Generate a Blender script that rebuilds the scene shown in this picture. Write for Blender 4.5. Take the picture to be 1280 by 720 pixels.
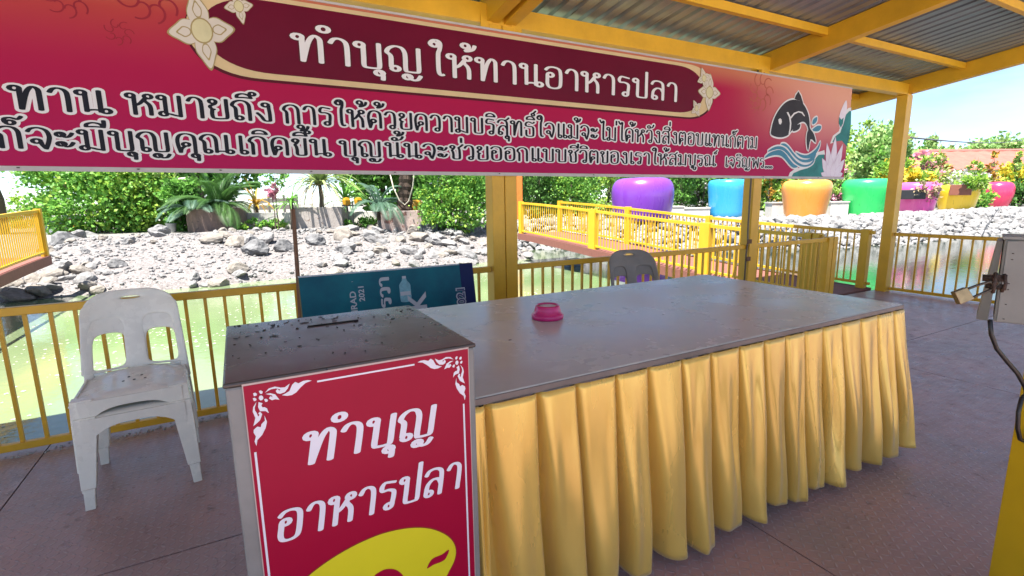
import bpy, bmesh, math, random
import numpy as np
from mathutils import Vector, Matrix
from mathutils.geometry import delaunay_2d_cdt
random.seed(7); np.random.seed(7)
for o in list(bpy.data.objects): bpy.data.objects.remove(o)
SC = bpy.context.scene
COL = SC.collection
R = math.radians
PI = math.pi

# ------------------------------------------------------------------ camera
YAW, PITCH, ROLL, EYE, FPX = R(28.548), R(10.099), R(-0.8437), 1.5, 624.57
def cam_axes():
    cy, sy, cp, sp = math.cos(YAW), math.sin(YAW), math.cos(PITCH), math.sin(PITCH)
    fw = Vector((sy*cp, cy*cp, -sp)); r = Vector((cy, -sy, 0)); u = r.cross(fw)
    c, s = math.cos(ROLL), math.sin(ROLL)
    return r*c + u*s, u*c - r*s, fw
AR, AU, AF = cam_axes()
cd = bpy.data.cameras.new('camera'); cam = bpy.data.objects.new('camera', cd); COL.objects.link(cam)
cam.matrix_world = Matrix(((AR.x, AU.x, -AF.x, 0), (AR.y, AU.y, -AF.y, 0), (AR.z, AU.z, -AF.z, EYE), (0, 0, 0, 1)))
cd.sensor_width = 36; cd.lens = 36*FPX/1280; cd.clip_start = 0.02; cd.clip_end = 3000
SC.camera = cam
SC.render.resolution_x, SC.render.resolution_y = 1024, 576

# ------------------------------------------------------------------ light
SUN_EL, SUN_AZ = R(69), R(240)          # azimuth clockwise from +Y
w = bpy.data.worlds.new('World'); SC.world = w; w.use_nodes = True
nt = w.node_tree; nt.nodes.clear()
N = nt.nodes.new
sky = N('ShaderNodeTexSky'); sky.sky_type = 'NISHITA'; sky.sun_disc = False
sky.sun_elevation = SUN_EL; sky.sun_rotation = SUN_AZ; sky.air_density = .6; sky.dust_density = .1; sky.ozone_density = 1.0
tc = N('ShaderNodeTexCoord'); mp = N('ShaderNodeMapping'); mp.inputs['Scale'].default_value = (1, 1, 3.5)
nz = N('ShaderNodeTexNoise'); nz.inputs['Scale'].default_value = 2.2; nz.inputs['Detail'].default_value = 6; nz.inputs['Roughness'].default_value = .6
rp = N('ShaderNodeValToRGB'); rp.color_ramp.elements[0].position = .46; rp.color_ramp.elements[1].position = .8
mx = N('ShaderNodeMixRGB'); mx.inputs['Color2'].default_value = (3.6, 3.9, 4.0, 1)
bg = N('ShaderNodeBackground'); bg.inputs['Strength'].default_value = 0.05
ow = N('ShaderNodeOutputWorld')
L = nt.links.new
L(tc.outputs['Generated'], mp.inputs['Vector']); L(mp.outputs['Vector'], nz.inputs['Vector']); L(nz.outputs['Fac'], rp.inputs['Fac'])
L(rp.outputs['Color'], mx.inputs['Fac']); L(sky.outputs['Color'], mx.inputs['Color1']); L(mx.outputs['Color'], bg.inputs['Color']); L(bg.outputs['Background'], ow.inputs['Surface'])
sd = bpy.data.lights.new('sun', 'SUN'); sd.energy = 3.0; sd.angle = R(.5); sd.color = (1, .95, .87)
so = bpy.data.objects.new('sun', sd); COL.objects.link(so)
sdir = Vector((math.sin(SUN_AZ)*math.cos(SUN_EL), math.cos(SUN_AZ)*math.cos(SUN_EL), math.sin(SUN_EL)))
so.rotation_euler = (-sdir).to_track_quat('-Z', 'Y').to_euler()
vs = SC.view_settings; vs.view_transform = 'Standard'; vs.look = 'None'; vs.gamma = 1; vs.use_curve_mapping = False
vs.exposure = 2.6
SC.cycles.max_bounces = 8; SC.cycles.diffuse_bounces = 4; SC.cycles.glossy_bounces = 3; SC.cycles.transparent_max_bounces = 6

# ------------------------------------------------------------------ materials
MATS = {}
def mat(name, col, rough=.5, var=.12, scale=6., bump=0., bscale=40., metal=0., col2=None, spot=None, spot_scale=30., spot_at=.62, spec=.5, coat=0., transl=0., rvar=0., streak=False):
    if name in MATS: return MATS[name]
    m = bpy.data.materials.new(name); m.use_nodes = True; t = m.node_tree; n = t.nodes; l = t.links.new
    b = n['Principled BSDF']; b.inputs['Roughness'].default_value = rough; b.inputs['Metallic'].default_value = metal
    b.inputs['Specular IOR Level'].default_value = spec; b.inputs['Coat Weight'].default_value = coat; b.inputs['Coat Roughness'].default_value = .08
    c = n.new('ShaderNodeTexCoord'); vec = c.outputs['Object']
    if streak:
        mpn = n.new('ShaderNodeMapping'); mpn.inputs['Scale'].default_value = streak if isinstance(streak, tuple) else (1, 1, .12); l(vec, mpn.inputs['Vector']); vec = mpn.outputs['Vector']
    a = n.new('ShaderNodeTexNoise'); a.inputs['Scale'].default_value = scale; a.inputs['Detail'].default_value = 5; a.inputs['Roughness'].default_value = .65
    l(vec, a.inputs['Vector'])
    r = n.new('ShaderNodeValToRGB'); r.color_ramp.elements[0].position = .3; r.color_ramp.elements[1].position = .7
    c1 = tuple(x*(1-var) for x in col); c2 = col2 or tuple(min(1, x*(1+var)) for x in col)
    r.color_ramp.elements[0].color = (*c1, 1); r.color_ramp.elements[1].color = (*c2, 1)
    l(a.outputs['Fac'], r.inputs['Fac']); out = r.outputs['Color']
    if spot:
        s = n.new('ShaderNodeTexNoise'); s.inputs['Scale'].default_value = spot_scale; s.inputs['Detail'].default_value = 4; s.inputs['Roughness'].default_value = .7
        l(vec, s.inputs['Vector'])
        q = n.new('ShaderNodeValToRGB'); q.color_ramp.elements[0].position = spot_at; q.color_ramp.elements[1].position = spot_at+.035
        l(s.outputs['Fac'], q.inputs['Fac'])
        k = n.new('ShaderNodeMixRGB'); k.inputs['Color2'].default_value = (*spot, 1); l(q.outputs['Color'], k.inputs['Fac']); l(out, k.inputs['Color1']); out = k.outputs['Color']
    l(out, b.inputs['Base Color'])
    if rvar:
        h = n.new('ShaderNodeMapRange'); h.inputs['To Min'].default_value = max(.02, rough-rvar); h.inputs['To Max'].default_value = min(1, rough+rvar)
        h.inputs['From Min'].default_value = .3; h.inputs['From Max'].default_value = .7
        l(a.outputs['Fac'], h.inputs['Value']); l(h.outputs['Result'], b.inputs['Roughness'])
    if bump:
        e = n.new('ShaderNodeTexNoise'); e.inputs['Scale'].default_value = bscale; e.inputs['Detail'].default_value = 6; l(vec, e.inputs['Vector'])
        p = n.new('ShaderNodeBump'); p.inputs['Strength'].default_value = bump; p.inputs['Distance'].default_value = .02
        l(e.outputs['Fac'], p.inputs['Height']); l(p.outputs['Normal'], b.inputs['Normal'])
    if transl:
        tb = n.new('ShaderNodeBsdfTranslucent'); l(out, tb.inputs['Color']); ms = n.new('ShaderNodeMixShader'); ms.inputs['Fac'].default_value = transl
        l(b.outputs['BSDF'], ms.inputs[1]); l(tb.outputs['BSDF'], ms.inputs[2]); l(ms.outputs['Shader'], n['Material Output'].inputs['Surface'])
    MATS[name] = m
    return m

# ------------------------------------------------------------------ mesh helpers
def tag(o, label=None, cat=None, group=None, kind=None):
    if label: o['label'] = label
    if cat: o['category'] = cat
    if group: o['group'] = group
    if kind: o['kind'] = kind
    return o
def empty(name, loc=(0, 0, 0), rz=0., label=None, cat=None, group=None):
    o = bpy.data.objects.new(name, None); COL.objects.link(o); o.location = loc; o.rotation_euler = (0, 0, rz); o.empty_display_size = .1
    return tag(o, label, cat, group)
class MB:
    """collects verts and faces of one mesh object"""
    def __init__(s): s.v = []; s.f = []
    def add(s, vs, fs):
        k = len(s.v); s.v += [tuple(p) for p in vs]; s.f += [tuple(i+k for i in f) for f in fs]; return s
    def box(s, a, b, rz=0., c=None):
        x0, y0, z0 = a; x1, y1, z1 = b
        P = [(x0,y0,z0),(x1,y0,z0),(x1,y1,z0),(x0,y1,z0),(x0,y0,z1),(x1,y0,z1),(x1,y1,z1),(x0,y1,z1)]
        return s.add(P, [(3,2,1,0),(4,5,6,7),(0,1,5,4),(1,2,6,5),(2,3,7,6),(3,0,4,7)])
    def bar(s, p, q, w, h, up=(0, 0, 1)):
        p = Vector(p); q = Vector(q); d = (q-p).normalized(); u = Vector(up)
        if abs(d.dot(u)) > .98: u = Vector((0, 1, 0))
        r = d.cross(u).normalized(); u = r.cross(d).normalized()
        P = []
        for c in (p, q):
            for a, b in ((-1,-1),(1,-1),(1,1),(-1,1)): P.append(c + r*(a*w/2) + u*(b*h/2))
        return s.add(P, [(3,2,1,0),(4,5,6,7),(0,1,5,4),(1,2,6,5),(2,3,7,6),(3,0,4,7)])
    def tube(s, pts, rad, n=8, caps=True):
        pts = [Vector(p) for p in pts]; rr = rad if isinstance(rad, (list, tuple)) else [rad]*len(pts)
        V = []; up = Vector((0, 0, 1)); prev = None
        for i, p in enumerate(pts):
            d = (pts[min(i+1, len(pts)-1)] - pts[max(i-1, 0)]).normalized()
            if prev is None:
                a = d.cross(up if abs(d.z) < .9 else Vector((1, 0, 0))).normalized()
            else:
                a = (prev - d*prev.dot(d)).normalized()
            prev = a; b = d.cross(a)
            for k in range(n):
                t = 2*PI*k/n; V.append(p + a*(rr[i]*math.cos(t)) + b*(rr[i]*math.sin(t)))
        F = []
        for i in range(len(pts)-1):
            for k in range(n): F.append((i*n+k, i*n+(k+1) % n, (i+1)*n+(k+1) % n, (i+1)*n+k))
        if caps: F.append(tuple(range(n-1, -1, -1))); F.append(tuple((len(pts)-1)*n+k for k in range(n)))
        return s.add(V, F)
    def lathe(s, prof, n=32, c=(0, 0, 0), sy=1., caps=(True, True)):
        V = [(c[0]+r*math.cos(2*PI*k/n), c[1]+r*sy*math.sin(2*PI*k/n), c[2]+z) for r, z in prof for k in range(n)]
        F = [(i*n+k, i*n+(k+1) % n, (i+1)*n+(k+1) % n, (i+1)*n+k) for i in range(len(prof)-1) for k in range(n)]
        if caps[0]: F.append(tuple(range(n-1, -1, -1)))
        if caps[1]: F.append(tuple((len(prof)-1)*n+k for k in range(n)))
        return s.add(V, F)
    def build(s, name, m, parent=None, bevel=0., smooth=False, sub=0, solid=0.):
        me = bpy.data.meshes.new(name); me.from_pydata(s.v, [], s.f); me.update()
        if m: me.materials.append(m)
        o = bpy.data.objects.new(name, me); COL.objects.link(o)
        if parent: o.parent = parent
        if solid:
            d = o.modifiers.new('solid', 'SOLIDIFY'); d.thickness = solid; d.offset = 0
        if bevel:
            d = o.modifiers.new('bevel', 'BEVEL'); d.width = bevel; d.segments = 2; d.limit_method = 'ANGLE'; d.angle_limit = R(40)
        if sub:
            d = o.modifiers.new('sub', 'SUBSURF'); d.levels = sub; d.render_levels = sub
        if smooth or sub:
            me.polygons.foreach_set('use_smooth', [True]*len(me.polygons))
        return o
def children(o): return [c for c in bpy.data.objects if c.parent == o]
def copy_tree(o, parent=None):
    c = o.copy(); COL.objects.link(c)
    if parent: c.parent = parent
    for ch in list(o.children): copy_tree(ch, c)
    return c
def pt(px, py, d):
    """a point seen along the photograph's ray (px, py), d metres ahead of the camera"""
    r = AF + AR*((px-640)/FPX) - AU*((py-360)/FPX)
    h = Vector((AF.x, AF.y, 0)).normalized()
    return r*(d/r.dot(h)) + Vector((0, 0, EYE))
# ------------------------------------------------------------------ Thai lettering drawn as pen strokes
def arc(cx, cy, r, a0, a1, n=10):
    return [(cx+r*math.cos(R(a0+(a1-a0)*i/n)), cy+r*math.sin(R(a0+(a1-a0)*i/n))) for i in range(n+1)]
LR = .1
def hd(cx, cy, a=0): return arc(cx, cy, LR, a, a+360, 12)        # the little round head of a letter
def stem(x, y0, y1): return [(x, y0), (x, (y0+y1)/2), (x, y1)]
HEAD_L = hd(.1, .88, 0)                                          # head at top left, ends at its right side (.185,.88)
ARCH = [(.06, .66), (.0, .74), (.06, .9), (.22, 1.0), (.4, .97), (.5, .82), (.52, .6), (.52, 0)]
G = {
 'ก': (.66, [[(.1, 0), (.1, .35), (.1, .56)] + ARCH]),
 'ถ': (.68, [hd(.2, .1, 180) + [(.1, .3), (.1, .56)] + ARCH]),
 'ข': (.6, [hd(.12, .86, 0) + [(.17, .74), (.1, .62), (.14, .5), (.16, .3), (.16, .1), (.22, .02), (.4, .02), (.46, .1), (.46, .5), (.46, 1)]]),
 'ช': (.64, [hd(.12, .86, 0) + [(.17, .74), (.1, .62), (.14, .5), (.16, .3), (.16, .1), (.22, .02), (.4, .02), (.46, .1), (.46, .5), (.44, .72), (.4, .82)], [(.4, .82), (.5, .9), (.62, 1.05)]]),
 'ค': (.68, [[(.1, 0), (.14, .2), (.26, .34)] + hd(.28, .43, 270)[1:], [(.1, 0), (.05, .35), (.04, .68), (.12, .92), (.3, 1.0), (.48, .92), (.54, .7), (.54, 0)]]),
 'ด': (.68, [[(.1, 0), (.14, .15), (.2, .3)] + hd(.24, .4, 250)[1:], [(.1, 0), (.05, .35), (.04, .68), (.12, .92), (.3, 1.0), (.48, .92), (.54, .7), (.54, 0)]]),
 'ต': (.68, [[(.1, 0), (.14, .15), (.2, .3)] + hd(.24, .4, 250)[1:], [(.1, 0), (.05, .35), (.04, .68), (.08, .9), (.18, 1.0), (.29, .88), (.4, 1.0), (.5, .92), (.54, .7), (.54, 0)]]),
 'ง': (.56, [hd(.3, .86, 0) + [(.4, .7), (.42, .4), (.42, .03)], [(.42, .02), (.25, .03), (.14, .25), (.02, .42)]]),
 'จ': (.64, [hd(.2, .36, 0) + [(.32, .2), (.4, .02)], [(.4, .0), (.48, .3), (.52, .6), (.46, .88), (.28, 1.0), (.1, .94), (.02, .8)]]),
 'ญ': (1.02, [hd(.2, .1, 180) + [(.1, .3), (.1, .56), (.06, .66), (.0, .74), (.06, .9), (.2, 1.0), (.36, .97), (.44, .82), (.46, .6), (.46, .1), (.52, .02), (.74, .02), (.8, .1), (.8, .5), (.8, 1)], hd(.5, -.2, 90)[::-1] + [(.62, -.3), (.76, -.28), (.84, -.12)]]),
 'ณ': (1.06, [hd(.2, .1, 180) + [(.1, .3), (.1, .56), (.06, .66), (.0, .74), (.06, .9), (.2, 1.0), (.36, .97), (.44, .82), (.46, .6), (.46, .05)], [(.46, .1), (.6, .12), (.78, .1)] + hd(.88, .1, 180)[1:], stem(.78, .05, 1)]),
 'ท': (.72, [HEAD_L + stem(.19, .85, 0), [(.19, 0), (.24, .3), (.33, .75), (.45, .98), (.56, .9), (.58, .7), (.58, 0)]]),
 'ธ': (.64, [[(.56, .98), (.45, .9), (.24, .98), (.08, .88), (.08, .72), (.24, .66), (.42, .66), (.5, .54), (.5, .1), (.42, .0), (.18, .0), (.1, .1), (.1, .4)]]),
 'น': (.76, [HEAD_L + stem(.19, .85, 0.05), [(.19, .1), (.35, .14), (.5, .12)] + hd(.62, .1, 180)[1:], stem(.5, .05, 1)]),
 'บ': (.7, [HEAD_L + [(.19, .85), (.19, .4), (.19, .1), (.26, .02), (.5, .02), (.56, .1), (.56, .5), (.56, 1)]]),
 'ป': (.7, [HEAD_L + [(.19, .85), (.19, .4), (.19, .1), (.26, .02), (.5, .02), (.56, .1), (.56, .6), (.56, 1.38)]]),
 'พ': (.82, [HEAD_L + stem(.19, .85, 0), [(.19, 0), (.3, .35), (.43, .72)], [(.43, .72), (.55, .35), (.67, 0)], stem(.67, 0, 1)]),
 'ม': (.74, [HEAD_L + stem(.19, .85, .12), hd(.12, .1, 0) + [(.3, .1), (.45, .04), (.58, .02)], stem(.58, 0, 1)]),
 'ย': (.66, [hd(.14, .86, 0) + [(.2, .74), (.06, .62), (.1, .5), (.2, .46)], [(.12, .48), (.1, .2), (.16, .02), (.46, .02), (.54, .1), (.54, .5), (.54, 1)]]),
 'ร': (.56, [hd(.3, .1, 0)[::-1] + [(.4, .2), (.42, .45), (.4, .62), (.25, .7), (.08, .7), (.04, .84), (.12, .98), (.28, .97), (.44, .94)]]),
 'ล': (.68, [[(.04, .8), (.12, .95), (.3, 1.0), (.48, .92), (.54, .7), (.54, 0)], [(.54, .4), (.44, .58), (.26, .6), (.12, .44), (.09, .2)] + hd(.18, .1, 170)[1:]]),
 'ว': (.56, [[(.02, .8), (.1, .95), (.24, 1.0), (.38, .92), (.43, .7), (.43, .3), (.41, .12)] + hd(.32, .1, 0)[1:]]),
 'ส': (.7, [[(.04, .8), (.12, .95), (.3, 1.0), (.48, .92), (.54, .7), (.54, 0)], [(.54, .4), (.44, .58), (.26, .6), (.12, .44), (.09, .2)] + hd(.18, .1, 170)[1:], [(.4, .94), (.55, 1.04), (.64, 1.16)]]),
 'ห': (.76, [HEAD_L + stem(.19, .85, 0), [(.19, .42), (.32, .52), (.44, .72), (.5, .84)] + hd(.56, .88, 200)[1:], [(.5, .84), (.46, .68), (.56, .52), (.6, .35), (.6, 0)]]),
 'อ': (.66, [hd(.18, .62, 180) + [(.08, .45), (.08, .2), (.14, .04), (.3, -.01), (.46, .04), (.53, .2), (.53, .75), (.46, .94), (.28, 1.0), (.12, .96), (.02, .84)]]),
 'า': (.54, [[(.03, .8), (.1, .95), (.22, 1.0), (.35, .92), (.4, .7), (.4, 0)]]),
 'ำ': (.54, [[(.03, .8), (.1, .95), (.22, 1.0), (.35, .92), (.4, .7), (.4, 0)], arc(-.1, 1.28, .115, 0, 360, 14)]),
 'ะ': (.5, [hd(.1, .72, 90)[::-1] + [(.2, .6), (.32, .64), (.4, .8)], hd(.1, .26, 90)[::-1] + [(.2, .14), (.32, .18), (.4, .34)]]),
 'เ': (.36, [hd(.22, .1, 180) + [(.13, .3), (.13, .6), (.13, 1)]]),
 'แ': (.68, [hd(.22, .1, 180) + [(.13, .3), (.13, .6), (.13, 1)], hd(.54, .1, 180) + [(.45, .3), (.45, .6), (.45, 1)]]),
 'ใ': (.46, [hd(.16, 1.3, 270)[::-1] + [(.05, 1.3), (.12, 1.45), (.24, 1.48), (.32, 1.36), (.3, 1.1), (.26, .9), (.26, .2), (.32, .03), (.4, .06)]]),
 'ไ': (.46, [[(.02, 1.5), (.14, 1.28), (.24, 1.44), (.3, 1.42), (.27, 1.1), (.27, .2), (.33, .03), (.42, .06)]]),
 'ิ': (0, [[(-.56, 1.15), (-.54, 1.28), (-.38, 1.36), (-.2, 1.3), (-.12, 1.15)], [(-.56, 1.15), (-.34, 1.17), (-.12, 1.15)]]),
 'ี': (0, [[(-.56, 1.15), (-.54, 1.28), (-.38, 1.36), (-.2, 1.3), (-.12, 1.15)], [(-.56, 1.15), (-.34, 1.17), (-.12, 1.15)], [(-.12, 1.14), (-.1, 1.3), (-.1, 1.48)]]),
 'ึ': (0, [[(-.56, 1.15), (-.54, 1.28), (-.38, 1.36), (-.2, 1.3), (-.12, 1.15)], [(-.56, 1.15), (-.34, 1.17), (-.12, 1.15)], arc(-.08, 1.38, .085, 0, 360, 12)]),
 'ั': (0, [hd(-.42, 1.24, 270) + [(-.28, 1.17), (-.14, 1.24), (-.06, 1.42)]]),
 '็': (0, [hd(-.34, 1.2, 180) + [(-.46, 1.2), (-.46, 1.36), (-.32, 1.42), (-.16, 1.36), (-.06, 1.5)]]),
 '่': (0, [stem(-.14, 1.2, 1.5)]),
 '้': (0, [hd(-.3, 1.42, 0)[::-1] + [(-.2, 1.32), (-.3, 1.2), (-.22, 1.2), (-.08, 1.3), (-.03, 1.46)]]),
 '์': (0, [arc(-.2, 1.24, .085, 90, -270, 12) + [(-.16, 1.36), (-.04, 1.5)]]),
 'ุ': (0, [hd(-.2, -.16, 90) + [(-.12, -.2), (-.12, -.42)]]),
 'ู': (0, [hd(-.36, -.16, 90)[::-1] + [(-.29, -.3), (-.22, -.4), (-.12, -.38), (-.1, -.14)]]),
 '.': (.24, [hd(.1, .07, 0)]),
 ' ': (.42, []),
}
UPPER = set('ิีึั'); TONES = set('่้์')
def smooth_pts(P, per=4):
    if len(P) < 3: return P
    P = [np.array(p, float) for p in P]; out = []
    for i in range(len(P)-1):
        p0 = P[max(i-1, 0)]; p1 = P[i]; p2 = P[i+1]; p3 = P[min(i+2, len(P)-1)]
        n = per if np.hypot(*(p2-p1)) > .07 else 1
        for k in range(n):
            t = k/n
            out.append(.5*((2*p1)+(-p0+p2)*t+(2*p0-5*p1+4*p2-p3)*t*t+(-p0+3*p1-3*p2+p3)*t**3))
    out.append(P[-1]); return out
def ribbon(P, hmin, hmax, extra):
    P = smooth_pts(P); n = len(P); A = np.array(P)
    d = np.gradient(A, axis=0); ln = np.hypot(d[:, 0], d[:, 1])+1e-9; d = d/ln[:, None]
    hw = hmin+(hmax-hmin)*np.abs(d[:, 1])**1.3
    if n > 4: hw = np.convolve(np.pad(hw, 1, 'edge'), [.25, .5, .25], 'valid')
    hw = hw+extra; nn = np.stack([-d[:, 1], d[:, 0]], 1)
    left = A+nn*hw[:, None]; right = A-nn*hw[:, None]
    caps = []
    for e, s in ((0, -1), (n-1, 1)):                              # round ends
        a0 = math.atan2(nn[e, 1], nn[e, 0]); r = hw[e]; k = .55 if extra == 0 else 1.
        fan = []
        for j in range(7):
            t = a0 - s*PI*j/6; v = np.array([math.cos(t), math.sin(t)]); al = v@(d[e]*s)
            v = v + d[e]*s*(al*(k-1)); fan.append(A[e]+v*r)
        caps.append(fan)
    return left, right, caps
def layout(text):
    x = 0; prev = 0; out = []; up = False; tall = False
    for i, ch in enumerate(text):
        adv, st = G[ch]
        dy = 0; dx = 0
        if ch in TONES and up: dy = .26
        if adv == 0 and tall and ch not in 'ุู': dx = -.16
        for s in st: out.append([(x+px+dx, py+dy) for px, py in s])
        if adv:
            x += adv+.05; up = False; tall = ch == 'ป'
            nxt = text[i+1] if i+1 < len(text) else ''
        elif ch in UPPER: up = True
    return out, x
def lettering(name, runs, m, parent, plane_y, hmin=.036, hmax=.068, extra=0., lift=0., slant=0.):
    """runs: (text, x0, x1, baseline z, x-height).  Flat pen strokes lying just proud of the plane y = plane_y (facing -y)."""
    mb = MB(); c = 0
    for text, x0, x1, zb, xh in runs:
        st, adv = layout(text); sx = (x1-x0)/(adv-.12)
        for s in st:
            left, right, caps = ribbon(s, hmin, hmax, extra); c += 1
            yb = plane_y-lift-.00012*(c % 11); n = len(left)
            X = lambda p: x0+(p[0]+slant*p[1])*sx; Z = lambda p: zb+p[1]*xh
            V = []; F = []
            for i in range(n):
                y = yb-.0000008*i*10
                V += [(X(left[i]), y, Z(left[i])), (X(right[i]), y, Z(right[i]))]
            F += [(2*i, 2*i+1, 2*i+3, 2*i+2) for i in range(n-1)]
            for fi, fan in enumerate(caps):
                k = len(V); y = yb-.000008*(0 if fi == 0 else n-1)
                V += [(X(p), y, Z(p)) for p in fan]
                F.append(tuple(range(k, k+7)) if fi == 0 else tuple(range(k+6, k-1, -1)))
            mb.add(V, F)
    return mb.build(name, m, parent)
def decal(mb, pts, y, flip=False):
    """a flat filled outline (x, z) on the plane y"""
    V, E_, F_, _a, _b, _c = delaunay_2d_cdt([Vector((p[0], p[1])) for p in pts], [], [list(range(len(pts)))], 1, 1e-6)
    mb.add([(v.x, y, v.y) for v in V], [tuple(f) for f in F_]); return mb
def blob(P, per=6):
    """closed smooth outline through the points"""
    n = len(P); Q = [np.array(p, float) for p in P]; out = []
    for i in range(n):
        p0, p1, p2, p3 = Q[i-1], Q[i], Q[(i+1) % n], Q[(i+2) % n]
        for k in range(per):
            t = k/per
            out.append(tuple(.5*((2*p1)+(-p0+p2)*t+(2*p0-5*p1+4*p2-p3)*t*t+(-p0+3*p1-3*p2+p3)*t**3)))
    return out
def text_mesh(name, s, m, parent, loc, size, rot, sx=1., bold=0.):
    cu = bpy.data.curves.new(name, 'FONT'); cu.body = s; cu.size = size; cu.offset = bold*size; cu.align_x = 'CENTER'; cu.align_y = 'CENTER'
    t = bpy.data.objects.new(name, cu); COL.objects.link(t)
    dg = bpy.context.evaluated_depsgraph_get(); me = bpy.data.meshes.new_from_object(t.evaluated_get(dg))
    bpy.data.objects.remove(t); me.name = name; me.materials.clear(); me.materials.append(m)
    o = bpy.data.objects.new(name, me); COL.objects.link(o); o.parent = parent; o.location = loc; o.rotation_euler = rot; o.scale = (sx, 1, 1)
    return o
# ------------------------------------------------------------------ shared paints
YEL = mat('yellow_paint', (.68, .37, .018), .42, .12, 3, bump=.08, bscale=60, spot=(.16, .075, .02), spot_scale=9, spot_at=.72)
YEL2 = mat('bright_yellow_paint', (.62, .37, .018), .45, .08, 3, spot=(.2, .1, .02), spot_scale=14, spot_at=.74)
STEEL = mat('galvanised_sheet', (.30, .33, .37), .38, .25, 2.2, metal=.65, streak=(6, .35, 1), rvar=.12, spot=(.17, .15, .13), spot_scale=1.6, spot_at=.66)
WHITEPL = mat('white_print', (.62, .62, .6), .5, .03, spec=.12)
BLACKPR = mat('black_print', (.012, .013, .02), .45, .1, spec=.12)

# ------------------------------------------------------------------ ground and water
def terrain(name, m, x0, x1, y0, y1, nx, ny, fn):
    mb = MB(); V = []; F = []
    for j in range(ny+1):
        for i in range(nx+1):
            x = x0+(x1-x0)*i/nx; y = y0+(y1-y0)*j/ny; V.append((x, y, fn(x, y)))
    for j in range(ny):
        for i in range(nx):
            a = j*(nx+1)+i; F.append((a, a+1, a+nx+2, a+nx+1))
    mb.add(V, F); return tag(mb.build(name, m, smooth=True), kind='structure')
def sst(a, b, x):
    t = max(0, min(1, (x-a)/(b-a))); return t*t*(3-2*t)
WZ = -.35
def wob(x, y, s=1.): return math.sin(x*1.3*s+y*.7)*.5+math.sin(x*.6*s-y*1.9*s+2)*.3+math.sin(x*3.1*s+y*2.3*s)*.2
def island_z(x, y):
    """gravel island in front of the plants"""
    ys = 13.1+.25*wob(x, 0)
    if x > 5.5: ys += .15*(x-5.5)
    r = sst(ys, ys+5.5, y)**.8
    e = sst(-5.8, -3.9, x)*sst(9.6, 7.8, x)
    return -1.1+(.75*r+.92*sst(ys-.9, ys+.4, y))*e+.05*wob(x*2, y*2)*e
GRAVEL = mat('gravel', (.155, .14, .138), .9, .4, 9, bump=1.0, bscale=38, spot=(.26, .25, .245), spot_scale=22, spot_at=.54)
SOIL = mat('garden_soil', (.2, .195, .17), .95, .2, 3, bump=.6, bscale=20, col2=(.25, .245, .22))
terrain('ground', SOIL, -400, 600, -200, 800, 4, 4, lambda x, y: -1.2)
terrain('gravel_bank', GRAVEL, -7, 11, 11.5, 19.4, 90, 50, island_z)
YE_X = [-60, 5, 9, 12, 14, 17.5, 22, 40, 95]; YE_Y = [18.2, 18.2, 15.6, 14.2, 12.9, 9.7, 8.9, 8.8, 8.8]
def yedge(x): return float(np.interp(x, YE_X, YE_Y))
def garden_z(x, y): return -1.15+1.68*sst(-.9, 1.9, y-yedge(x))+.02*wob(x, y)
terrain('garden_ground', SOIL, -40, 90, 7, 90, 170, 200, garden_z)

m = bpy.data.materials.new('pond_water'); m.use_nodes = True; t = m.node_tree; b = t.nodes['Principled BSDF']
b.inputs['Roughness'].default_value = .035; b.inputs['IOR'].default_value = 1.45; b.inputs['Specular IOR Level'].default_value = .75
c = t.nodes.new('ShaderNodeTexCoord'); n1 = t.nodes.new('ShaderNodeTexNoise'); n1.inputs['Scale'].default_value = .35; n1.inputs['Detail'].default_value = 4
rp = t.nodes.new('ShaderNodeValToRGB'); rp.color_ramp.elements[0].color = (.14, .20, .095, 1); rp.color_ramp.elements[1].color = (.2, .25, .135, 1); rp.color_ramp.elements[0].position = .35; rp.color_ramp.elements[1].position = .65
t.links.new(c.outputs['Object'], n1.inputs['Vector']); t.links.new(n1.outputs['Fac'], rp.inputs['Fac']); sx_ = t.nodes.new('ShaderNodeSeparateXYZ'); t.links.new(c.outputs['Object'], sx_.inputs[0])     # murky green in front, colour darkened to the right so jar reflections show
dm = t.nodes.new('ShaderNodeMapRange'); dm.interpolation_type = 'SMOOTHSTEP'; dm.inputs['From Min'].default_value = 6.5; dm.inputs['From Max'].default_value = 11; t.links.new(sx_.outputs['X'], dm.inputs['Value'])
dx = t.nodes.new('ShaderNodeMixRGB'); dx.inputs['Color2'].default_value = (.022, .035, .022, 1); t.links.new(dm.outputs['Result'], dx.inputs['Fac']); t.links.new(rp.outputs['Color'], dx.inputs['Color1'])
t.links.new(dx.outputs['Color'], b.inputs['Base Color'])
n2 = t.nodes.new('ShaderNodeTexNoise'); n2.inputs['Scale'].default_value = 3.6; n2.inputs['Detail'].default_value = 3; n2.inputs['Distortion'].default_value = .6
n3 = t.nodes.new('ShaderNodeTexNoise'); n3.inputs['Scale'].default_value = 17; n3.inputs['Detail'].default_value = 2
ad = t.nodes.new('ShaderNodeMath'); ad.operation = 'MULTIPLY_ADD'; ad.inputs[1].default_value = .5
bp = t.nodes.new('ShaderNodeBump'); bp.inputs['Strength'].default_value = .065; bp.inputs['Distance'].default_value = .045
t.links.new(c.outputs['Object'], n2.inputs['Vector']); t.links.new(c.outputs['Object'], n3.inputs['Vector'])
t.links.new(n3.outputs['Fac'], ad.inputs[0]); t.links.new(n2.outputs['Fac'], ad.inputs[2]); t.links.new(ad.outputs['Value'], bp.inputs['Height']); t.links.new(bp.outputs['Normal'], b.inputs['Normal'])
WATER = m
tag(MB().add([(-60, -30, WZ), (60, -30, WZ), (60, 60, WZ), (-60, 60, WZ)], [(0, 1, 2, 3)]).build('pond_water', WATER), kind='structure')

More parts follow.
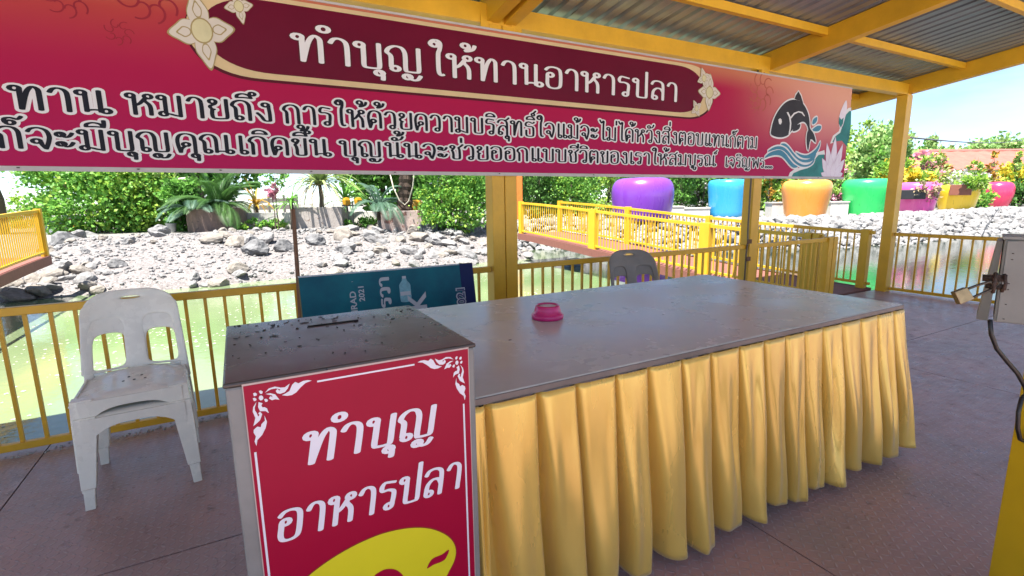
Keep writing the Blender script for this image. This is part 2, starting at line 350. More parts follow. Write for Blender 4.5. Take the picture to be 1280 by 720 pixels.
mb = MB(); rng = random.Random(77)                                 # pale flecks painted in for sun sparkle on the left water
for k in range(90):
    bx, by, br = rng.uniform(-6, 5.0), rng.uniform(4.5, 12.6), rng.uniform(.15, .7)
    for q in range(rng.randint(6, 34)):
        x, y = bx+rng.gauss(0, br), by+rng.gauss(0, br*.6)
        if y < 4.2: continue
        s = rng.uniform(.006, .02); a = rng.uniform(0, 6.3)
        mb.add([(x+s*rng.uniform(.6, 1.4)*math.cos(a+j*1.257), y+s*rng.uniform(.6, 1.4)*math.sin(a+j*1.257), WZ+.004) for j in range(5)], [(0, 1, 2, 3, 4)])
tag(mb.build('sparkle_specks', mat('painted_sparkle', (.5, .52, .45), .8, .15)), 'pale specks painted as sun sparkle on the green pond behind the left railing', 'painted_sparkle', kind='stuff')

# ------------------------------------------------------------------ deck of chequered steel plate
m = bpy.data.materials.new('chequer_plate'); m.use_nodes = True; t = m.node_tree; b = t.nodes['Principled BSDF']; ND = t.nodes.new; LK = t.links.new
def math_(op, a, bb=None, cc=None):
    q = ND('ShaderNodeMath'); q.operation = op
    for i, x in enumerate((a, bb, cc)):
        if x is None: continue
        if isinstance(x, (int, float)): q.inputs[i].default_value = x
        else: LK(x, q.inputs[i])
    return q.outputs[0]
c = ND('ShaderNodeTexCoord'); sp = ND('ShaderNodeSeparateXYZ'); LK(c.outputs['Object'], sp.inputs[0])
S_ = 1/.034
u = math_('MULTIPLY', sp.outputs['X'], S_); v = math_('MULTIPLY', sp.outputs['Y'], S_)
par = math_('FLOORED_MODULO', math_('ADD', math_('FLOOR', u), math_('FLOOR', v)), 2.)
fx = math_('SUBTRACT', math_('FRACT', u), .5); fy = math_('SUBTRACT', math_('FRACT', v), .5)
A_ = math_('ADD', fx, fy); B_ = math_('SUBTRACT', fx, fy)
lo = math_('ADD', math_('MULTIPLY', A_, par), math_('MULTIPLY', B_, math_('SUBTRACT', 1., par)))
sh = math_('ADD', math_('MULTIPLY', B_, par), math_('MULTIPLY', A_, math_('SUBTRACT', 1., par)))
e = math_('ADD', math_('POWER', math_('DIVIDE', math_('ABSOLUTE', lo), .62), 2.), math_('POWER', math_('DIVIDE', math_('ABSOLUTE', sh), .19), 2.))
mr = ND('ShaderNodeMapRange'); mr.interpolation_type = 'SMOOTHSTEP'; mr.inputs['From Min'].default_value = 1.15; mr.inputs['From Max'].default_value = .35; LK(e, mr.inputs['Value'])
tread = mr.outputs['Result']
na = ND('ShaderNodeTexNoise'); na.inputs['Scale'].default_value = 1.3; na.inputs['Detail'].default_value = 7; na.inputs['Roughness'].default_value = .65; LK(c.outputs['Object'], na.inputs['Vector'])
nb = ND('ShaderNodeTexNoise'); nb.inputs['Scale'].default_value = 9; nb.inputs['Detail'].default_value = 6; nb.inputs['Roughness'].default_value = .7; LK(c.outputs['Object'], nb.inputs['Vector'])
r1 = ND('ShaderNodeValToRGB'); r1.color_ramp.elements[0].position = .34; r1.color_ramp.elements[1].position = .66
r1.color_ramp.elements[0].color = (.31, .22, .21, 1); r1.color_ramp.elements[1].color = (.44, .25, .225, 1); e3 = r1.color_ramp.elements.new(.86); e3.color = (.5, .4, .39, 1); LK(na.outputs['Fac'], r1.inputs['Fac'])
r2 = ND('ShaderNodeValToRGB'); r2.color_ramp.elements[0].position = .6; r2.color_ramp.elements[1].position = .75; LK(nb.outputs['Fac'], r2.inputs['Fac'])
m1 = ND('ShaderNodeMixRGB'); m1.inputs['Color2'].default_value = (.1, .075, .075, 1); LK(r2.outputs['Color'], m1.inputs['Fac']); LK(r1.outputs['Color'], m1.inputs['Color1'])
m2 = ND('ShaderNodeMixRGB'); m2.inputs['Color2'].default_value = (.42, .35, .36, 1); LK(math_('MULTIPLY', tread, math_('MULTIPLY', nb.outputs['Fac'], .9)), m2.inputs['Fac']); LK(m1.outputs['Color'], m2.inputs['Color1'])
LK(m2.outputs['Color'], b.inputs['Base Color'])
rr = ND('ShaderNodeMapRange'); rr.inputs['From Min'].default_value = .3; rr.inputs['From Max'].default_value = .7; rr.inputs['To Min'].default_value = .22; rr.inputs['To Max'].default_value = .5; LK(nb.outputs['Fac'], rr.inputs['Value'])
LK(rr.outputs['Result'], b.inputs['Roughness'])
bp = ND('ShaderNodeBump'); bp.inputs['Strength'].default_value = .8; bp.inputs['Distance'].default_value = .003; LK(tread, bp.inputs['Height'])
bq = ND('ShaderNodeBump'); bq.inputs['Strength'].default_value = .25; bq.inputs['Distance'].default_value = .01; LK(na.outputs['Fac'], bq.inputs['Height']); LK(bq.outputs['Normal'], bp.inputs['Normal'])
LK(bp.outputs['Normal'], b.inputs['Normal'])
PLATE = m
DARK = mat('dark_gap', (.015, .013, .013), .9)
xs = [-6.3, -4.42, -1.18, 1.96, 5.02, 8.0, 8.9]; ys_ = [-4.2, -2.3, .05, 2.42, 4.09]
mb = MB()
for i in range(len(xs)-1):
    for j in range(len(ys_)-1):
        g = .004; mb.box((xs[i]+g, ys_[j]+g, -.012), (xs[i+1]-g, ys_[j+1]-g, 0))
deck = tag(mb.build('deck', PLATE), kind='structure')
tag(MB().box((-6.3, -4.2, -.2), (8.9, 4.09, -.016)).build('deck_frame', mat('deck_frame', (.1, .07, .06), .8)), kind='structure')
for x in (-6.2, -2, 2, 5.5, 8.7):
    for y in (-4.5, 0, 3.9):
        pass
tag(MB().box((-40, -45, -.6), (40, -4.21, -.015)).build('bounce_paving', mat('bounce_paving_pale', (.68, .65, .6), .85, .1, 1.5, bump=.2)), kind='structure')  # unseen pale ground added behind the viewer to bounce sunlight under the roof
# crumbling pale grit caught under the front rail
mb = MB(); rng = random.Random(4)
for k in range(900):
    x = rng.uniform(-4.5, 8.5); y = 3.90+abs(rng.gauss(0, .045)); s = rng.uniform(.004, .014)
    if 7.25 < x < 8.6: continue
    P = [(x+s*rng.uniform(.6, 1.3)*math.cos(a), y+s*rng.uniform(.6, 1.3)*math.sin(a), .001) for a in (0, 1.6, 3.1, 4.7)] + [(x, y, s*.9)]
    mb.add(P, [(0, 1, 4), (1, 2, 4), (2, 3, 4), (3, 0, 4), (3, 2, 1, 0)])
tag(mb.build('grit', mat('grit', (.36, .36, .35), .95, .3, 60)), kind='stuff', label='pale grit caught along the foot of the front railing', cat='grit')

# ------------------------------------------------------------------ pavilion
pav = empty('pavilion', (0, 0, 0), 0, 'open yellow steel shelter with a sloping corrugated metal roof over the deck', 'pavilion')
SL = .13
def roofz(y, base=3.12): return base+SL*(4-y)
def post(x0, x1, y0, y1, z1, name='post'):
    return MB().box((x0, y0, 0.), (x1, y1, z1)).build(name, YEL, pav, bevel=.006)
post(1.95, 2.068, 3.91, 4.05, 2.908); post(2.075, 2.193, 3.91, 4.05, 2.908)
post(5.40, 5.545, 3.91, 4.05, 2.908); post(8.69, 8.845, 3.91, 4.05, 2.908); post(-2.2, -2.06, 3.91, 4.05, 2.908); post(-6.1, -5.96, 3.91, 4.05, 2.908)
for x in (-6.03, 2.07, 8.77):
    for y in (-.5,): post(x-.07, x+.07, y-.07, y+.07, roofz(y)-.215)
MB().box((-6.2, 3.925, 2.91), (8.84, 4.045, 3.06)).build('beam', YEL, pav, bevel=.004)
MB().box((-6.2, -.56, roofz(-.5)-.36), (8.84, -.44, roofz(-.5)-.212)).build('beam', YEL, pav, bevel=.004)
def rafter(x, w=.11):
    a = Vector((x, 5.0, roofz(5.0)-.105)); q = Vector((x, -.7, roofz(-.7)-.105))
    return MB().bar(a, q, w, .205).build('rafter', YEL, pav, bevel=.004)
for x in (-6.05, -2.13, 1.99, 2.15, 5.62, 8.79): rafter(x)
bays = [(-6.05, -2.13), (-2.13, 1.99), (2.15, 5.62), (5.62, 8.79)]
for y in (4.62, 3.32, 2.28, 1.2, .1):
    for a, bb in bays:
        MB().bar((a+.057, y, roofz(y)-.045), (bb-.057, y, roofz(y)-.045), .055, .075).build('purlin', YEL, pav)
# little cleats where the double rafter meets the beam
for x in (1.93, 2.21): MB().box((x-.05, 3.915, 2.862), (x+.05, 3.922, 3.0)).build('cleat', YEL, pav)
def sheet(x0, x1, lift=0.):
    prof = [(0, 0), (.10, 0), (.115, .028), (.145, .028), (.16, 0)]; P = []; x = x0
    while x < x1:
        P += [(x+a, z) for a, z in prof if x+a < x1]; x += .16+.0
    Y = [5.05, 2.3, .4, -.8]; V = []; F = []  # sheets stop short behind the viewer so sun on the deck bounces in
    for y in Y: V += [(px, y, roofz(y)+.001+lift+z) for px, z in P]
    n = len(P)
    for j in range(len(Y)-1):
        for i in range(n-1): F.append((j*n+i, j*n+i+1, (j+1)*n+i+1, (j+1)*n+i))
    return MB().add(V, F).build('roof_sheet', STEEL, pav)
for i, (a, bb) in enumerate(((-6.15, -2.08), (-2.18, 2.12), (2.02, 5.68), (5.56, 8.9))): sheet(a, bb, .004*(i % 2))
MB().bar((8.91, 5.05, roofz(5.05)+.0), (8.91, -.8, roofz(-.8)+.0), .02, .13).build('fascia', YEL, pav)
# slim conduit on the second post
MB().tube([(5.372, 3.93, .03), (5.372, 3.93, .8), (5.38, 3.925, .95), (5.372, 3.93, 1.1), (5.36, 3.93, 2.9)], .011, 6).build('conduit', mat('conduit_dark', (.12, .09, .06), .5), pav, smooth=True)
for z in (.72, .93): MB().box((5.345, 3.9, z), (5.42, 3.912, z+.05)).build('bracket', mat('rust', (.14, .07, .035), .8, .3, 30), pav)

# ------------------------------------------------------------------ railings
def railing(name, p, q, label, group, gap=.115, top=.912, bot=.05, m=YEL, endposts=(), first=0.06, w=.02):
    p = Vector(p); q = Vector(q); d = q-p; ln = d.length; u = d.normalized()
    root = empty(name, p, 0, label, 'railing', group)
    loc = lambda s, z: u*s+Vector((0, 0, z))
    MB().bar(loc(0, top-.025), loc(ln, top-.025), .05, .05).build('top_rail', m, root, bevel=.004)
    MB().bar(loc(0, bot), loc(ln, bot), .04, .045).build('bottom_rail', m, root, bevel=.004)
    s = first; bal = None
    lean = random.Random(round(ln*100))
    while s < ln-.03:
        j = lean.uniform(-.006, .006)
        if bal is None:
            bal = MB().box((-w/2, -w/2, bot+.022-0), (w/2, w/2, top-.05)).build('baluster', m, root); o = bal; o.rotation_euler.z = math.atan2(u.y, u.x)
        else:
            o = bal.copy(); COL.objects.link(o); o.parent = root
        o.location = u*(s+j)+Vector((0, 0, u.z*(s+j)*0)); s += gap
    for s, ww in endposts:
        o = MB().box((-ww/2, -.05, 0), (ww/2, .05, top+.01)).build('post', m, root, bevel=.004); o.location = u*s; o.rotation_euler.z = math.atan2(u.y, u.x)
    return root
YR = 3.97
railing('railing', (-5.94, YR, 0), (-2.21, YR, 0), 'front railing span at the far left end of the deck', 'railings along the front edge of the deck')
railing('railing', (-2.05, YR, 0), (1.94, YR, 0), 'yellow railing span behind the stacked white chairs', 'railings along the front edge of the deck', first=.08)
railing('railing', (2.2, YR, 0), (5.39, YR, 0), 'yellow railing span behind the long table between the two middle posts', 'railings along the front edge of the deck')
railing('railing', (5.55, YR, 0), (7.3, YR, 0), 'short yellow railing span with a wide end post by the footbridge opening', 'railings along the front edge of the deck', endposts=((1.70, .1), (1.585, .1)))
railing('railing', (8.78, 3.9, 0), (8.78, -4.5, 0), 'yellow railing along the right end of the deck beyond the table', 'railings round the deck', gap=.125)
# ------------------------------------------------------------------ footbridges
BOARD = mat('bridge_boards', (.2, .075, .06), .7, .25, 8, streak=(1, 8, 1))
def arch_bridge(name, x0, x1, y0, y1, zf, label, posts0, posts1, inner_gap=.105):
    root = empty(name, ((x0+x1)/2, y0, 0), 0, label, 'footbridge', 'footbridges from the deck')
    cx = (x0+x1)/2; n = 12
    Y = [y0+(y1-y0)*i/n for i in range(n+1)]
    def strip(nm, xa, xb, za, zb, m, par=root):
        V = []; F = []
        for y in Y:
            z = zf(y)
            V += [(xa-cx, y-y0, z+za), (xb-cx, y-y0, z+za), (xb-cx, y-y0, z+zb), (xa-cx, y-y0, z+zb)]
        for i in range(n):
            a = 4*i
            for k in range(4): F.append((a+k, a+(k+1) % 4, a+4+(k+1) % 4, a+4+k))
        F += [(3, 2, 1, 0), (4*n, 4*n+1, 4*n+2, 4*n+3)]
        return MB().add(V, F).build(nm, m, par)
    strip('walkway', x0-.03, x1+.03, -.05, 0, BOARD)
    strip('edge_beam', x0-.07, x0-.033, -.17, .01, BOARD); strip('edge_beam', x1+.033, x1+.07, -.17, .01, BOARD)
    for xx, posts in ((x0, posts0), (x1, posts1)):
        rl = strip('railing', xx-.025, xx+.025, .86, .915, YEL2)
        strip('bottom_rail', xx-.02, xx+.02, .06, .10, YEL2, rl)
        ys2 = []; y = y0+.08
        while y < y1-.02: ys2.append(y); y += inner_gap
        if x1 < 0: ys2 = ys2[::-1]                                   # the far end of the left bridge is the end in view
        mb = MB(); bal = None
        for k, y in enumerate(ys2):
            z = zf(y)
            if k < 50:
                if bal is None: bal = o = MB().box((-.009, -.009, .1), (.009, .009, .86)).build('baluster', YEL2, rl)
                else: o = bal.copy(); COL.objects.link(o)
                o.parent = rl; o.location = (xx-cx, y-y0, z)
            else: mb.box((xx-.009-cx, y-.009-y0, z+.1), (xx+.009-cx, y+.009-y0, z+.86))
        if mb.v: o = mb.build('balusters', YEL2, rl); o['kind'] = 'stuff'
        for y, wd in posts:
            z = zf(y); MB().box((xx-.055-cx, y-wd/2-y0, z-.16), (xx+.055-cx, y+wd/2-y0, z+.935)).build('railing_post', YEL2, rl, bevel=.006)
    return root
zr = lambda y: .0+.52*sst(3.0, 14.5, y)
arch_bridge('footbridge', 7.33, 8.7, 4.14, 12.95, zr, 'yellow railed footbridge running from the deck opening to the rock bank', [(4.22, .1), (4.34, .1), (6.2, .22), (9.45, .24), (12.85, .14)], [(4.26, .12), (7.3, .1), (9.8, .16), (12.85, .14)])
zl = lambda y: .10+.42*sst(2.5, 14.2, y)
arch_bridge('footbridge', -4.75, -3.4, 3.0, 13.2, zl, 'yellow railed footbridge at the left edge climbing to the bushes', [(13.1, .1), (8.5, .1)], [(13.14, .1), (8.3, .1)], .098)
# float under the right bridge
b_ = empty('float_barrel', (8.05, 11.3, WZ+.04), R(8), 'blue grey plastic barrel floating under the far footbridge', 'barrel')
o = MB().lathe([(.0, -.42), (.2, -.42), (.25, -.38), (.265, -.2), (.25, -.18), (.265, -.16), (.265, .16), (.25, .18), (.265, .2), (.25, .38), (.2, .42), (0, .42)], 20, caps=(False, False)).build('shell', mat('barrel_blue', (.12, .2, .3), .45, .2), b_, smooth=True); o.rotation_euler = (0, R(90), 0); b_.scale = (.62, .62, .62)
# ------------------------------------------------------------------ big banner over the front rail
YB = 3.88
ban = empty('banner', (0, YB, 1.72), 0, 'wide crimson banner with white Thai lettering hung under the front beam', 'banner')
off = Vector((0, -YB, -1.72))
def bpart(o): o.location = off; return o
m = bpy.data.materials.new('banner_print'); m.use_nodes = True; t = m.node_tree; b = t.nodes['Principled BSDF']; ND = t.nodes.new; LK = t.links.new
b.inputs['Roughness'].default_value = .5; b.inputs['Specular IOR Level'].default_value = .12
c = ND('ShaderNodeTexCoord'); sp = ND('ShaderNodeSeparateXYZ'); LK(c.outputs['Object'], sp.inputs[0])
def mr_(v, a, bb, smooth=True):
    q = ND('ShaderNodeMapRange'); q.inputs['From Min'].default_value = a; q.inputs['From Max'].default_value = bb
    if smooth: q.interpolation_type = 'SMOOTHSTEP'
    LK(v, q.inputs['Value']); return q.outputs['Result']
def mul_(a, bb):
    q = ND('ShaderNodeMath'); q.operation = 'MULTIPLY'; LK(a, q.inputs[0])
    if isinstance(bb, float): q.inputs[1].default_value = bb
    else: LK(bb, q.inputs[1])
    return q.outputs[0]
def mixc(f, c1, c2):
    q = ND('ShaderNodeMixRGB'); LK(f, q.inputs['Fac'])
    for i, x in ((1, c1), (2, c2)):
        if isinstance(x, tuple): q.inputs[i].default_value = (*x, 1)
        else: LK(x, q.inputs[i])
    return q.outputs['Color']
X, Z = sp.outputs['X'], sp.outputs['Z']
low = mixc(mr_(Z, 1.72, 2.3), (.40, .008, .085), (.38, .007, .06))          # printed ground: magenta below, crimson above
lefttop = mixc(mul_(mr_(Z, 2.25, 2.9), mr_(X, .5, -.5)), low, (.45, .075, .04))
topedge = mixc(mr_(Z, 2.62, 2.86), lefttop, (.5, .16, .09))
right = mixc(mul_(mr_(X, 4.6, 7.2), mr_(Z, 1.95, 2.75)), topedge, (.72, .42, .2))
right = mixc(mul_(mr_(X, 4.9, 6.6), mul_(mr_(Z, 1.8, 2.4), .45)), right, (.7, .25, .3))
fin = right
LK(fin, b.inputs['Base Color'])
nn = ND('ShaderNodeTexNoise'); nn.inputs['Scale'].default_value = 1.1; nn.inputs['Detail'].default_value = 3; LK(c.outputs['Object'], nn.inputs['Vector'])
bp = ND('ShaderNodeBump'); bp.inputs['Strength'].default_value = .5; bp.inputs['Distance'].default_value = .05; LK(nn.outputs['Fac'], bp.inputs['Height']); LK(bp.outputs['Normal'], b.inputs['Normal'])
BAN = m
BX0, BX1, BZ0, BZ1 = -3.2, 7.2, 1.725, 2.845
bpart(MB().box((BX0, YB, BZ0), (BX1, YB+.012, BZ1)).build('panel', BAN, ban))
HEM = mat('banner_hem', (.5, .47, .46), .6, .1, spec=.12)
bpart(MB().box((BX0, YB-.006, BZ0-.028), (BX1, YB+.014, BZ0-.001)).build('bottom_hem', HEM, ban))
bpart(MB().box((BX0, YB-.003, BZ1+.001), (BX1, YB+.014, BZ1+.016)).build('top_hem', HEM, ban))
mb = MB()
for x in (-1.05, -.5, -.06, .5, 1.1, 2.0, 3.0, 4.2, 5.5, 6.6): mb.lathe([(0, 0), (.007, 0), (.007, .006)], 6, (x, YB-.013, BZ0-.014))
bpart(mb.build('screws', mat('screw', (.08, .07, .06), .5), ban))
# faint printed rosettes of curls
ROS = mat('print_rosette', (.40, .10, .07), .5, .1, spec=.12); ROS2 = mat('print_rosette_red', (.27, .022, .035), .5, .1, spec=.12)
def curls(cx, cz, r, n, m):
    mb = MB()
    for i in range(n):
        a = 2*PI*i/n; P = []
        for k in range(19):
            t = k/18; rr = r*(.42-.3*t); th = a+4.6*t; P.append((cx+r*.62*math.cos(a)+rr*math.cos(th), cz+r*.62*math.sin(a)+rr*math.sin(th)))
        left, right, caps = ribbon(P, r*.028, r*.04, 0); V = []
        for p, q in zip(left, right): V += [(p[0], YB-.0008-.0001*(i % 8), p[1]), (q[0], YB-.0008-.0001*(i % 8), q[1])]
        mb.add(V, [(2*k, 2*k+1, 2*k+3, 2*k+2) for k in range(len(left)-1)])
    o = bpart(mb.build('rosette', m, ban)); return o
curls(5.38, 2.66, .2, 9, ROS); curls(5.28, 2.52, .09, 7, ROS); curls(-.33, 2.74, .16, 9, ROS2); curls(-.72, 2.66, .11, 8, ROS2); curls(-1.0, 2.78, .14, 9, ROS2); curls(-.5, 2.5, .07, 7, ROS2)
# plaque
CREAM = mat('print_cream', (.62, .47, .26), .5, .08, 4, spec=.12); MAROON = mat('print_maroon', (.125, .004, .022), .42, .15, .8, spec=.12); SHADOW = mat('print_dark_line', (.09, .01, .02), .5, spec=.12)
def pill(x0, x1, z0, z1, bx=.42, pinch=.0):
    P = []; zc = (z0+z1)/2; h = (z1-z0)/2
    for i in range(25):
        a = -PI/2+PI*i/24; P.append((x1-bx+bx*max(0, math.cos(a))**.8, zc+h*math.sin(a)))
    for i in range(25):
        a = PI/2+PI*i/24; P.append((x0+bx-bx*max(0, -math.cos(a))**.8, zc+h*math.sin(a)))
    return P
bpart(decal(MB(), pill(-.17, 4.60, 2.292, 2.825), YB-.0015).build('plaque_shadow', SHADOW, ban))
bpart(decal(MB(), pill(-.16, 4.585, 2.31, 2.828), YB-.003).build('plaque_border', CREAM, ban))
bpart(decal(MB(), pill(-.08, 4.44, 2.348, 2.80), YB-.0045).build('plaque', MAROON, ban))
# flowers
FLW = mat('print_flower', (.62, .56, .48), .5, .05, spec=.12); FLG = mat('print_flower_line', (.35, .27, .12), .5, spec=.12); FLC = mat('print_flower_heart', (.6, .55, .33), .5, spec=.12)
def flower(cx, cz, r, y, rot=0., n=4, asp=1.25):
    a = MB(); l = MB(); k = MB(); q = MB()
    for i in range(n):
        t = rot+2*PI*i/n; ct, st = math.cos(t), math.sin(t)
        def T(pp): return [(cx+(p*ct-s*st), cz+(p*st+s*ct)*asp) for p, s in pp]
        petal = lambda f, o: blob([(o, -.16*f*r), (.42*r*f+o, -.33*r*f), (.72*r*f+o, -.2*r*f), (1.0*r*f+o, 0), (.72*r*f+o, .2*r*f), (.42*r*f+o, .33*r*f), (o, .16*f*r)], 4)
        decal(l, T(petal(1.0, .02*r)), y-.0002*i); decal(a, T(petal(.93, .03*r)), y-.0012-.0002*i)
        decal(q, T(petal(.42, .34*r)), y-.0022); decal(a, T(petal(.33, .37*r)), y-.0027)
    decal(l, [(cx+.33*r*math.cos(j*.3142), cz+asp*.33*r*math.sin(j*.3142)) for j in range(20)], y-.0030)
    decal(k, [(cx+.29*r*math.cos(j*.3142), cz+asp*.29*r*math.sin(j*.3142)) for j in range(20)], y-.0036)
    l.add(q.v, q.f)
    o = bpart(a.build('flower', FLW, ban)); 
    l.build('outline', FLG, o); k.build('heart', FLC, o)
flower(-.075, 2.565, .185, YB-.006, .15); flower(.145, 2.74, .085, YB-.006, .2)
flower(4.52, 2.58, .17, YB-.006, .0, 4, 1.1); flower(4.42, 2.71, .1, YB-.0115, .4, 4, 1.1); flower(4.33, 2.405, .085, YB-.0115, .6, 4, 1.1)
# lettering
HEADL = [('ทำบุญให้ทานอาหารปลา', .45, 4.05, 2.452, .172)]
BODY = [('ทาน', -1.03, -.60, 2.035, .125), ('หมายถึง', -.51, .28, 2.04, .122), ('การให้ด้วยความบริสุทธิ์ใจแม้จะไม่ได้หวังสิ่งตอบแทนก็ตาม', .355, 5.36, 2.036, .12),
        ('ก็จะมีบุญคุณเกิดขึ้น', -1.12, .635, 1.822, .115), ('บุญนั้นจะช่วยออกแบบชีวิตของเราให้สมบูรณ์', .71, 4.68, 1.825, .11), ('เจริญพร...', 4.83, 5.66, 1.82, .105)]
WHT = mat('print_white', (.72, .7, .7), .5, .03, spec=.12)
bpart(lettering('headline_lettering', HEADL, WHT, ban, YB-.0062, hmin=.034, hmax=.062, lift=.0012))
bpart(lettering('headline_edge', HEADL, SHADOW, ban, YB-.005, extra=.03, lift=0))
for line in (BODY[:3], BODY[3:]):
    bpart(lettering('verse_outline', line, WHT, ban, YB-.001, extra=.085, lift=.0005))
    bpart(lettering('verse_lettering', line, BLACKPR, ban, YB-.001, hmin=.036, hmax=.064, lift=.0022))
# leaping fish, waves, lotus   (photograph pixels traced once, stored in metres)
ART = {
 'body': [(5.592,2.205),(5.596,2.278),(5.617,2.352),(5.665,2.436),(5.737,2.514),(5.825,2.577),(5.931,2.613),(6.043,2.618),(6.148,2.593),(6.235,2.532),(6.293,2.46),(6.325,2.385),(6.346,2.309),(6.437,2.244),(6.49,2.141),(6.377,2.18),(6.347,2.039),(6.296,2.142),(6.292,2.246),(6.31,2.29),(6.271,2.348),(6.208,2.378),(6.137,2.366),(6.056,2.319),(5.958,2.243),(5.902,2.202),(5.794,2.177),(5.684,2.179)],
 'dorsal': [(5.985,2.627),(6.007,2.673),(6.052,2.718),(6.107,2.673),(6.169,2.586),(6.087,2.613)],
 'fin': [(5.993,2.262),(6.056,2.322),(6.139,2.349),(6.132,2.298),(6.064,2.265)],
 'eye': [(5.717,2.35),(5.708,2.374),(5.739,2.392),(5.768,2.378),(5.777,2.35),(5.761,2.323),(5.731,2.325)],
 'gill': [(5.853,2.465),(5.907,2.414),(5.933,2.346),(5.934,2.279),(5.922,2.22),(5.944,2.221),(5.959,2.28),(5.961,2.347),(5.935,2.421),(5.883,2.472)],
 'fold': [(5.925,2.408),(5.993,2.469),(6.084,2.495),(6.162,2.49),(6.218,2.447),(6.201,2.442),(6.144,2.476),(6.08,2.48),(6.009,2.453),(5.949,2.4)],
 'drop1': [(6.389,2.363),(6.391,2.406),(6.429,2.439),(6.476,2.449),(6.476,2.407),(6.439,2.371)],
 'drop2': [(6.392,2.285),(6.446,2.326),(6.513,2.35),(6.575,2.347),(6.571,2.311),(6.508,2.28)],
 'wave1': [(5.512,1.931),(5.573,1.982),(5.676,2.018),(5.799,2.031),(5.901,1.992),(5.98,1.934),(6.074,1.876),(6.167,1.843),(6.081,1.828),(5.999,1.861),(5.927,1.907),(5.836,1.956),(5.737,1.97),(5.629,1.959)],
 'wave2': [(5.557,2.001),(5.632,2.047),(5.738,2.074),(5.85,2.066),(5.955,2.019),(6.049,1.953),(6.159,1.895),(6.297,1.866),(6.416,1.886),(6.499,1.947),(6.476,1.893),(6.375,1.85),(6.225,1.847),(6.087,1.893),(5.977,1.96),(5.855,2.024),(5.729,2.037)],
 'wave3': [(5.79,2.097),(5.872,2.109),(5.962,2.07),(6.057,2.005),(6.167,1.947),(6.303,1.93),(6.421,1.954),(6.518,2.018),(6.499,1.947),(6.398,1.904),(6.248,1.9),(6.108,1.946),(5.998,2.011),(5.906,2.068)],
 'wave4': [(6.099,2.015),(6.205,1.992),(6.325,1.986),(6.44,2.025),(6.538,2.09),(6.589,2.163),(6.577,2.082),(6.506,2.0),(6.406,1.95),(6.255,1.95),(6.157,1.978)],
 'leaflow': [(6.041,1.698),(6.09,1.763),(6.217,1.8),(6.378,1.829),(6.479,1.875),(6.528,1.956),(6.584,1.997),(6.709,2.006),(6.722,1.925),(6.746,1.78),(6.664,1.691)],
 'leafedge': [(5.983,1.698),(6.022,1.771),(6.126,1.821),(6.33,1.846),(6.461,1.892),(6.51,1.974),(6.563,2.029),(6.7,2.06),(6.726,2.001),(6.592,1.985),(6.536,1.948),(6.495,1.87),(6.395,1.82),(6.233,1.791),(6.106,1.755),(6.056,1.695)],
 'leafhi': [(6.859,2.164),(6.912,2.239),(7.018,2.289),(7.064,2.409),(7.11,2.52),(7.175,2.57),(7.222,2.573),(7.244,2.419),(7.237,2.235),(7.2,2.122),(7.069,2.191)],
 'leafhiedge': [(6.814,2.144),(6.862,2.245),(6.982,2.305),(7.024,2.407),(7.072,2.545),(7.145,2.604),(7.217,2.618),(7.226,2.555),(7.169,2.533),(7.117,2.448),(7.08,2.355),(7.038,2.272),(6.931,2.221),(6.877,2.156)],
 'bud': [(6.991,2.351),(6.956,2.457),(6.986,2.566),(7.078,2.697),(7.114,2.592),(7.087,2.465),(7.053,2.372)],
 'sepal': [(6.959,2.403),(6.958,2.484),(7.006,2.451),(7.057,2.481),(7.057,2.409),(7.014,2.352)],
 'lotus': [(6.586,1.687),(6.598,1.751),(6.727,1.798),(6.661,1.869),(6.669,1.96),(6.739,2.016),(6.74,2.106),(6.825,2.082),(6.859,2.164),(6.965,2.214),(7.046,2.172),(7.159,2.158),(7.163,2.047),(7.244,1.974),(7.22,1.88),(7.251,1.786),(7.227,1.691),(6.958,1.68)],
 'petal_a': [(6.967,2.205),(6.92,2.094),(6.949,1.967),(7.015,1.931),(7.06,1.979),(7.052,2.098)],
 'petal_b': [(6.742,2.097),(6.812,1.963),(6.889,1.855),(6.916,1.929),(6.858,2.037)],
 'petal_c': [(6.67,1.951),(6.734,1.853),(6.859,1.781),(6.863,1.855),(6.77,1.926)],
 'petal_d': [(7.212,1.964),(7.162,1.86),(7.074,1.784),(7.061,1.858),(7.132,1.934)],
 'petal_e': [(6.599,1.742),(6.749,1.762),(6.924,1.689),(6.761,1.685)],
 'petal_f': [(7.143,2.157),(7.079,2.044),(7.071,1.896),(7.122,1.934),(7.163,2.047)],
}
